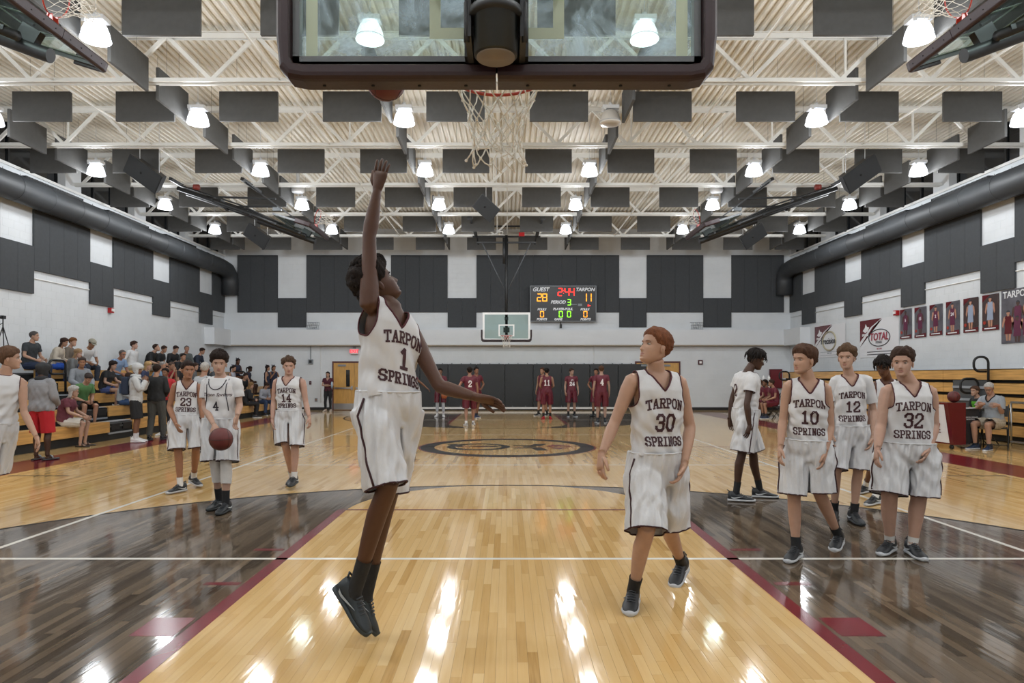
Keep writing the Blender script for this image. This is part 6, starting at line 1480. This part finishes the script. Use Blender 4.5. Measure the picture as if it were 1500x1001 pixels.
def pack(t, Jl, q):
    c = q['spine'](.62)-q['f1']*.21; mb = MB(); mb.obox(c, q['r1']*.15, q['f1']*.075, q['upv']*.21); o = mb.build('backpack', cloth_mat('1f2a3e'), t); b = o.modifiers.new('b', 'BEVEL'); b.width = .05; b.segments = 3
    MB().obox(c-q['f1']*.08-q['upv']*.06, q['r1']*.11, q['f1']*.03, q['upv']*.11).build('pocket', cloth_mat('2a3850'), o)
    for sg in (-1, 1): MB().tube([c+q['r1']*.09*sg+q['upv']*.2, q['spine'](1.0)+q['r1']*.12*sg, q['spine'](.85)+q['r1']*.13*sg+q['f1']*.14, q['spine'](.5)+q['r1']*.15*sg+q['f1']*.10], .014, 6).build('shoulder_strap', cloth_mat('1f2a3e'), o)
person(J, 1.0, skin='8a6048', fine=1, label='spectator in white hoodie and black shorts wearing a navy backpack', top=shirt('b9bbbc', 1.93, inf=.030, hem=-.1, name='hoodie', amp=.012), bottom=trou('1b1c1e', .92), socks=('d0d0d0', .3), shoes=('d8d8d8', 'd8d8d8', 'none'), hood='b9bbbc', hair=('short', '1c1512'), look=(.9, .1, -.2), extra=pack)
J = stand((229-743)*.0162, 16.2, N_+.1, 1.80, 'front', gait=.5)
person(J, 1.0, bulk=1.08, skin='b58a70', fine=1, label='man in black sweater and dark grey trousers standing with his back to us', top=shirt('1a1c1e', 1.93, inf=.026, hem=-.04, name='sweater'), bottom=trou('42433f', 1.93, inf=.02), shoes=('1f2226', '2a2d30', 'none'), hair=('short', '2a1d18'))
J = stand((243-743)*.0175, 17.5, S_, 1.72, 'hips')
person(J, .96, skin='8a6048', fine=0, label='spectator in red and yellow shirt behind the man in black sweater', top=shirt('b0242c', 1.6), bottom=trou('26282c'), shoes=WHT, hair=('short', '1c1512'))
J = stand((298-743)*.0135, 13.5, radians(60), 1.80, 'hips')
person(J, 1.0, bulk=1.1, skin='b98f78', fine=1, label='grey-haired man in white striped shirt standing behind number 4', top=shirt('a9adb2', .6, hem=.08), bottom=trou('17181a'), shoes=BLK, hair=('buzz', 'a9a6a2'), look=(-.35, .9, 0))

# --- the bleacher crowd: (head px, row, facing, height, lean, arms, shirt, sleeve, trousers, length, hair, skin, label, extras)
def crowd(px, row, deg, H, lean, arms, sc, sl, tc, tl, hair, sk, label, fem=0, look=None, bulk=1, shoes=('2b2e32', 'b9bcc0', 'none'), dx=0, fine=0, **k):
    x = SX[row]-.12+dx; Y = x*1000/(px-743)-0; fz = 0 if row == 0 else SZ[row]-.415
    J = sit(x, Y, SZ[row], radians(deg), H, fz, lean, arms); J.update(k)
    person(J, H/1.8, bulk=bulk, skin=sk, fine=fine, fem=fem, label=label, top=shirt(sc, sl), bottom=trou(tc, tl, inf=.016), shoes=shoes, hair=hair, look=look)
crowd(43, 4, -10, 1.85, .12, 'lap', '2a2f33', .6, '1d2a44', 1.93, ('buzz', '4a4644'), SKL, 'dark-shirted man with short grey hair in the top row at far left', bulk=1.1, fine=1, look=(1, .3, 0))
crowd(79, 4, 10, 1.66, .3, 'lap', 'b3aa9c', 1.9, '1f4fae', 1.93, ('long', '33231d'), 'b58a70', 'woman with long brown hair in a cream cardigan, top row', fem=1, fine=1)
crowd(96, 4, 10, 1.68, .2, 'lap', '6b6258', 1.9, '2a3550', 1.93, ('messy', '6a4426'), SKL, 'auburn-haired youth in the top row beside the long-haired woman', look=(1, -.1, -.1))
crowd(121, 4, -25, 1.86, .5, 'knees', 'c6c8ca', .6, '27303e', 1.93, ('cap', '3a2a22', '8d8a7c'), 'a97a5c', 'man in white T-shirt and tan cap leaning on his knees, top row', fine=1, look=(.7, -.4, -.5))
crowd(100, 3, 25, 1.66, .25, 'lap', '5d5f60', 1.9, '26303f', 1.93, ('long', '8a6f52'), SKP, 'woman with long fair hair in a grey knit sweater, fourth row up', fem=1, fine=1)
crowd(115, 2, -35, 1.80, .2, 'knees', '7f848a', 1.9, '23262b', .95, ('short', '3f3430'), 'a97a5c', 'man in grey hoodie and dark shorts in the third row', fine=1, look=(.55, -.75, -.1))
crowd(153, 2, 5, 1.68, .25, ('lap', 'reach'), '17181b', .55, '46568a', .6, ('bob', '241a18'), 'c09a86', 'woman in black T-shirt and denim shorts pointing right, third row', fem=1, bulk=1.15, fine=1, shoes=('c9c9c9', 'd0d0d0', 'none'))
crowd(167, 3, -20, 1.84, .38, 'knees', '7b93b4', .6, '26282c', 1.93, ('buzz', '5a5452'), 'b08068', 'older man in pale blue shirt and glasses behind the woman in black', fine=1, glasses=1, look=(.8, -.4, -.1))
crowd(116, 1, -25, 1.74, .42, 'phone', '4f7a4a', .6, '1b1c20', .95, ('short', '3c3432'), 'b98f78', 'man in green T-shirt looking down at his phone, second row', fine=1, look=(.65, -.4, -.6), bulk=1.1)
crowd(95, 0, 12, 1.68, .18, 'knees', '5c2733', .6, 'c4c0b8', .95, ('bob', 'a9a6a2'), 'c09a86', 'grey-haired woman in maroon blouse and white shorts in the front row', fem=1, bulk=1.22, fine=1, look=(.9, .35, -.1), shoes=('3a2a22', '2a2422', 'none', 1), glasses=1)
crowd(178, 1, 15, 1.66, .2, 'lap', '9aa0a6', 1.9, '2f486e', 1.93, ('long', '3a2a22'), SKL, 'spectator in grey top and jeans behind the backpack wearer', fem=1)
crowd(194, 4, -10, 1.80, .02, 'back', 'c4c6c8', 1.93, 'a59c88', 1.5, ('messy', '3a2720'), SKP, 'boy in white long-sleeved shirt sitting upright in the top row', fine=1, look=(.95, .2, .05))
crowd(217, 4, 0, 1.80, .32, 'knees', '15171a', .9, '8a8476', .95, ('short', '2f211b'), SKL, 'boy in black hoodie leaning forward in the top row, head raised', look=(.9, .1, .3))
crowd(231, 4, 0, 1.70, .25, 'lap', '1b1d20', .6, '3a3d40', .95, ('short', '33231d'), 'b58a70', 'boy in black T-shirt, third of the dark-shirted boys\' row')
crowd(249, 4, -20, 1.80, .3, 'cross', '17191c', 1.9, '9a927e', 1.93, ('short', '2a1d18'), SKL, 'boy in dark pullover with folded arms in the top row')
crowd(271, 4, -40, 1.86, .12, 'lap', '4c5150', 1.9, '33363a', 1.93, ('buzz', '5a5452'), 'b08068', 'man in grey-green shirt smiling in the top row', look=(.6, -.8, 0))
crowd(286, 4, 0, 1.82, .3, 'knees', '1c2536', 1.9, '2a2d33', 1.93, ('short', '2a1d18'), 'b58a70', 'man in navy jacket with dark hair in the top row')
crowd(207, 2, 10, 1.70, .2, 'lap', '2a3350', .6, '3a3d40', .95, ('bob', 'a98a5e'), SKP, 'blond child in navy in the third row behind the white hoodie', fem=0)
crowd(229, 2, -5, 1.78, .22, 'lap', '6f8fae', .6, '8a8476', 1.93, ('buzz', '8d8985'), 'b98f78', 'grey-haired man in blue shirt in the third row', bulk=1.1)
crowd(243, 2, -20, 1.78, .25, 'chin', '8c2228', .6, '26282c', 1.93, ('buzz', '4a3a32'), 'b58a70', 'man in red shirt with hand at his chin, third row')
crowd(262, 3, -20, 1.80, .2, 'lap', '16181b', .9, '3a4a62', 1.93, ('short', '221814'), 'b58a70', 'youth in black shirt in the fourth row above the red-shirted man', look=(.75, -.5, 0))
crowd(256, 2, 5, 1.78, .3, 'knees', '1b1c20', .6, '4a5a70', 1.93, ('short', '221814'), SKL, 'dark-shirted man in jeans in the third row beside the red-shirted man')
crowd(278, 2, 0, 1.76, .2, 'lap', '5f6468', .9, '3a4a62', 1.93, ('short', '3a2a22'), SKL, 'man in grey shirt in the third row behind number 23')
crowd(310, 2, 10, 1.70, .2, 'lap', '44484c', .9, '26282c', 1.93, ('short', '3a2a22'), 'b58a70', 'spectator in grey, third row, behind the curly-haired player')
crowd(346, 3, -30, 1.66, .1, 'phone', '23273a', 0, '1f2334', .55, ('long', '241a18'), SKD, 'cheerleader with raised hands in the fourth row by the far corner', fem=1, bow=1)
crowd(338, 2, -10, 1.66, .12, 'lap', '9a9da8', 0, '1f2334', .55, ('pony', '241a18'), 'b58a70', 'cheerleader in white and navy in the third row by the far corner', fem=1, bow=1)
crowd(361, 2, 0, 1.66, .15, 'lap', '23273a', .4, '1f2334', .55, ('pony', '1c1512'), SKX, 'dark-skinned cheerleader in navy and white stripes near the far corner', fem=1)
crowd(353, 1, -30, 1.76, .3, ('lap', 'chin'), '15171a', .6, '202226', 1.93, ('short', '2a1d18'), SKL, 'youth in black shirt with hand at his mouth, second row near the far aisle')
crowd(360, 0, 30, 1.66, .2, 'lap', '15161a', 1.9, '15161a', 1.93, ('long', '7a5f40'), SKP, 'woman in black with long blond hair seen from behind, front row', fem=1)
crowd(385, 0, -35, 1.64, .28, 'phone', '8d9098', 1.9, '2a3a58', 1.93, ('long', '33231d'), SKL, 'woman in grey top and jeans looking at her phone, front row by the far aisle', fem=1, look=(.5, -.5, -.6))
for px, Y, ang, sk, hr, lb, ar in ((391, 28.0, .2, 'b58a70', 'long', 'cheerleader with long dark ponytail standing left of the pair behind number 14', 'down'), (400.5, 28.35, -.7, 'a97a5c', 'pony', 'cheerleader fixing her hair, standing right of the pair behind number 14', ('face', 'hips'))):
    J = stand((px-743)*Y/1000, Y, ang, 1.62, ar, z=SZ[0]-.10); J['bow'] = 1
    person(J, .9, skin=sk, fine=0, fem=1, label=lb, top=shirt('23273a', 0), bottom=trou('1f2334', .5, inf=.03), socks=('d0d0d0', .2), shoes=WHT, hair=(hr, '241a18'))
bpy.data.scenes.remove(TMP)
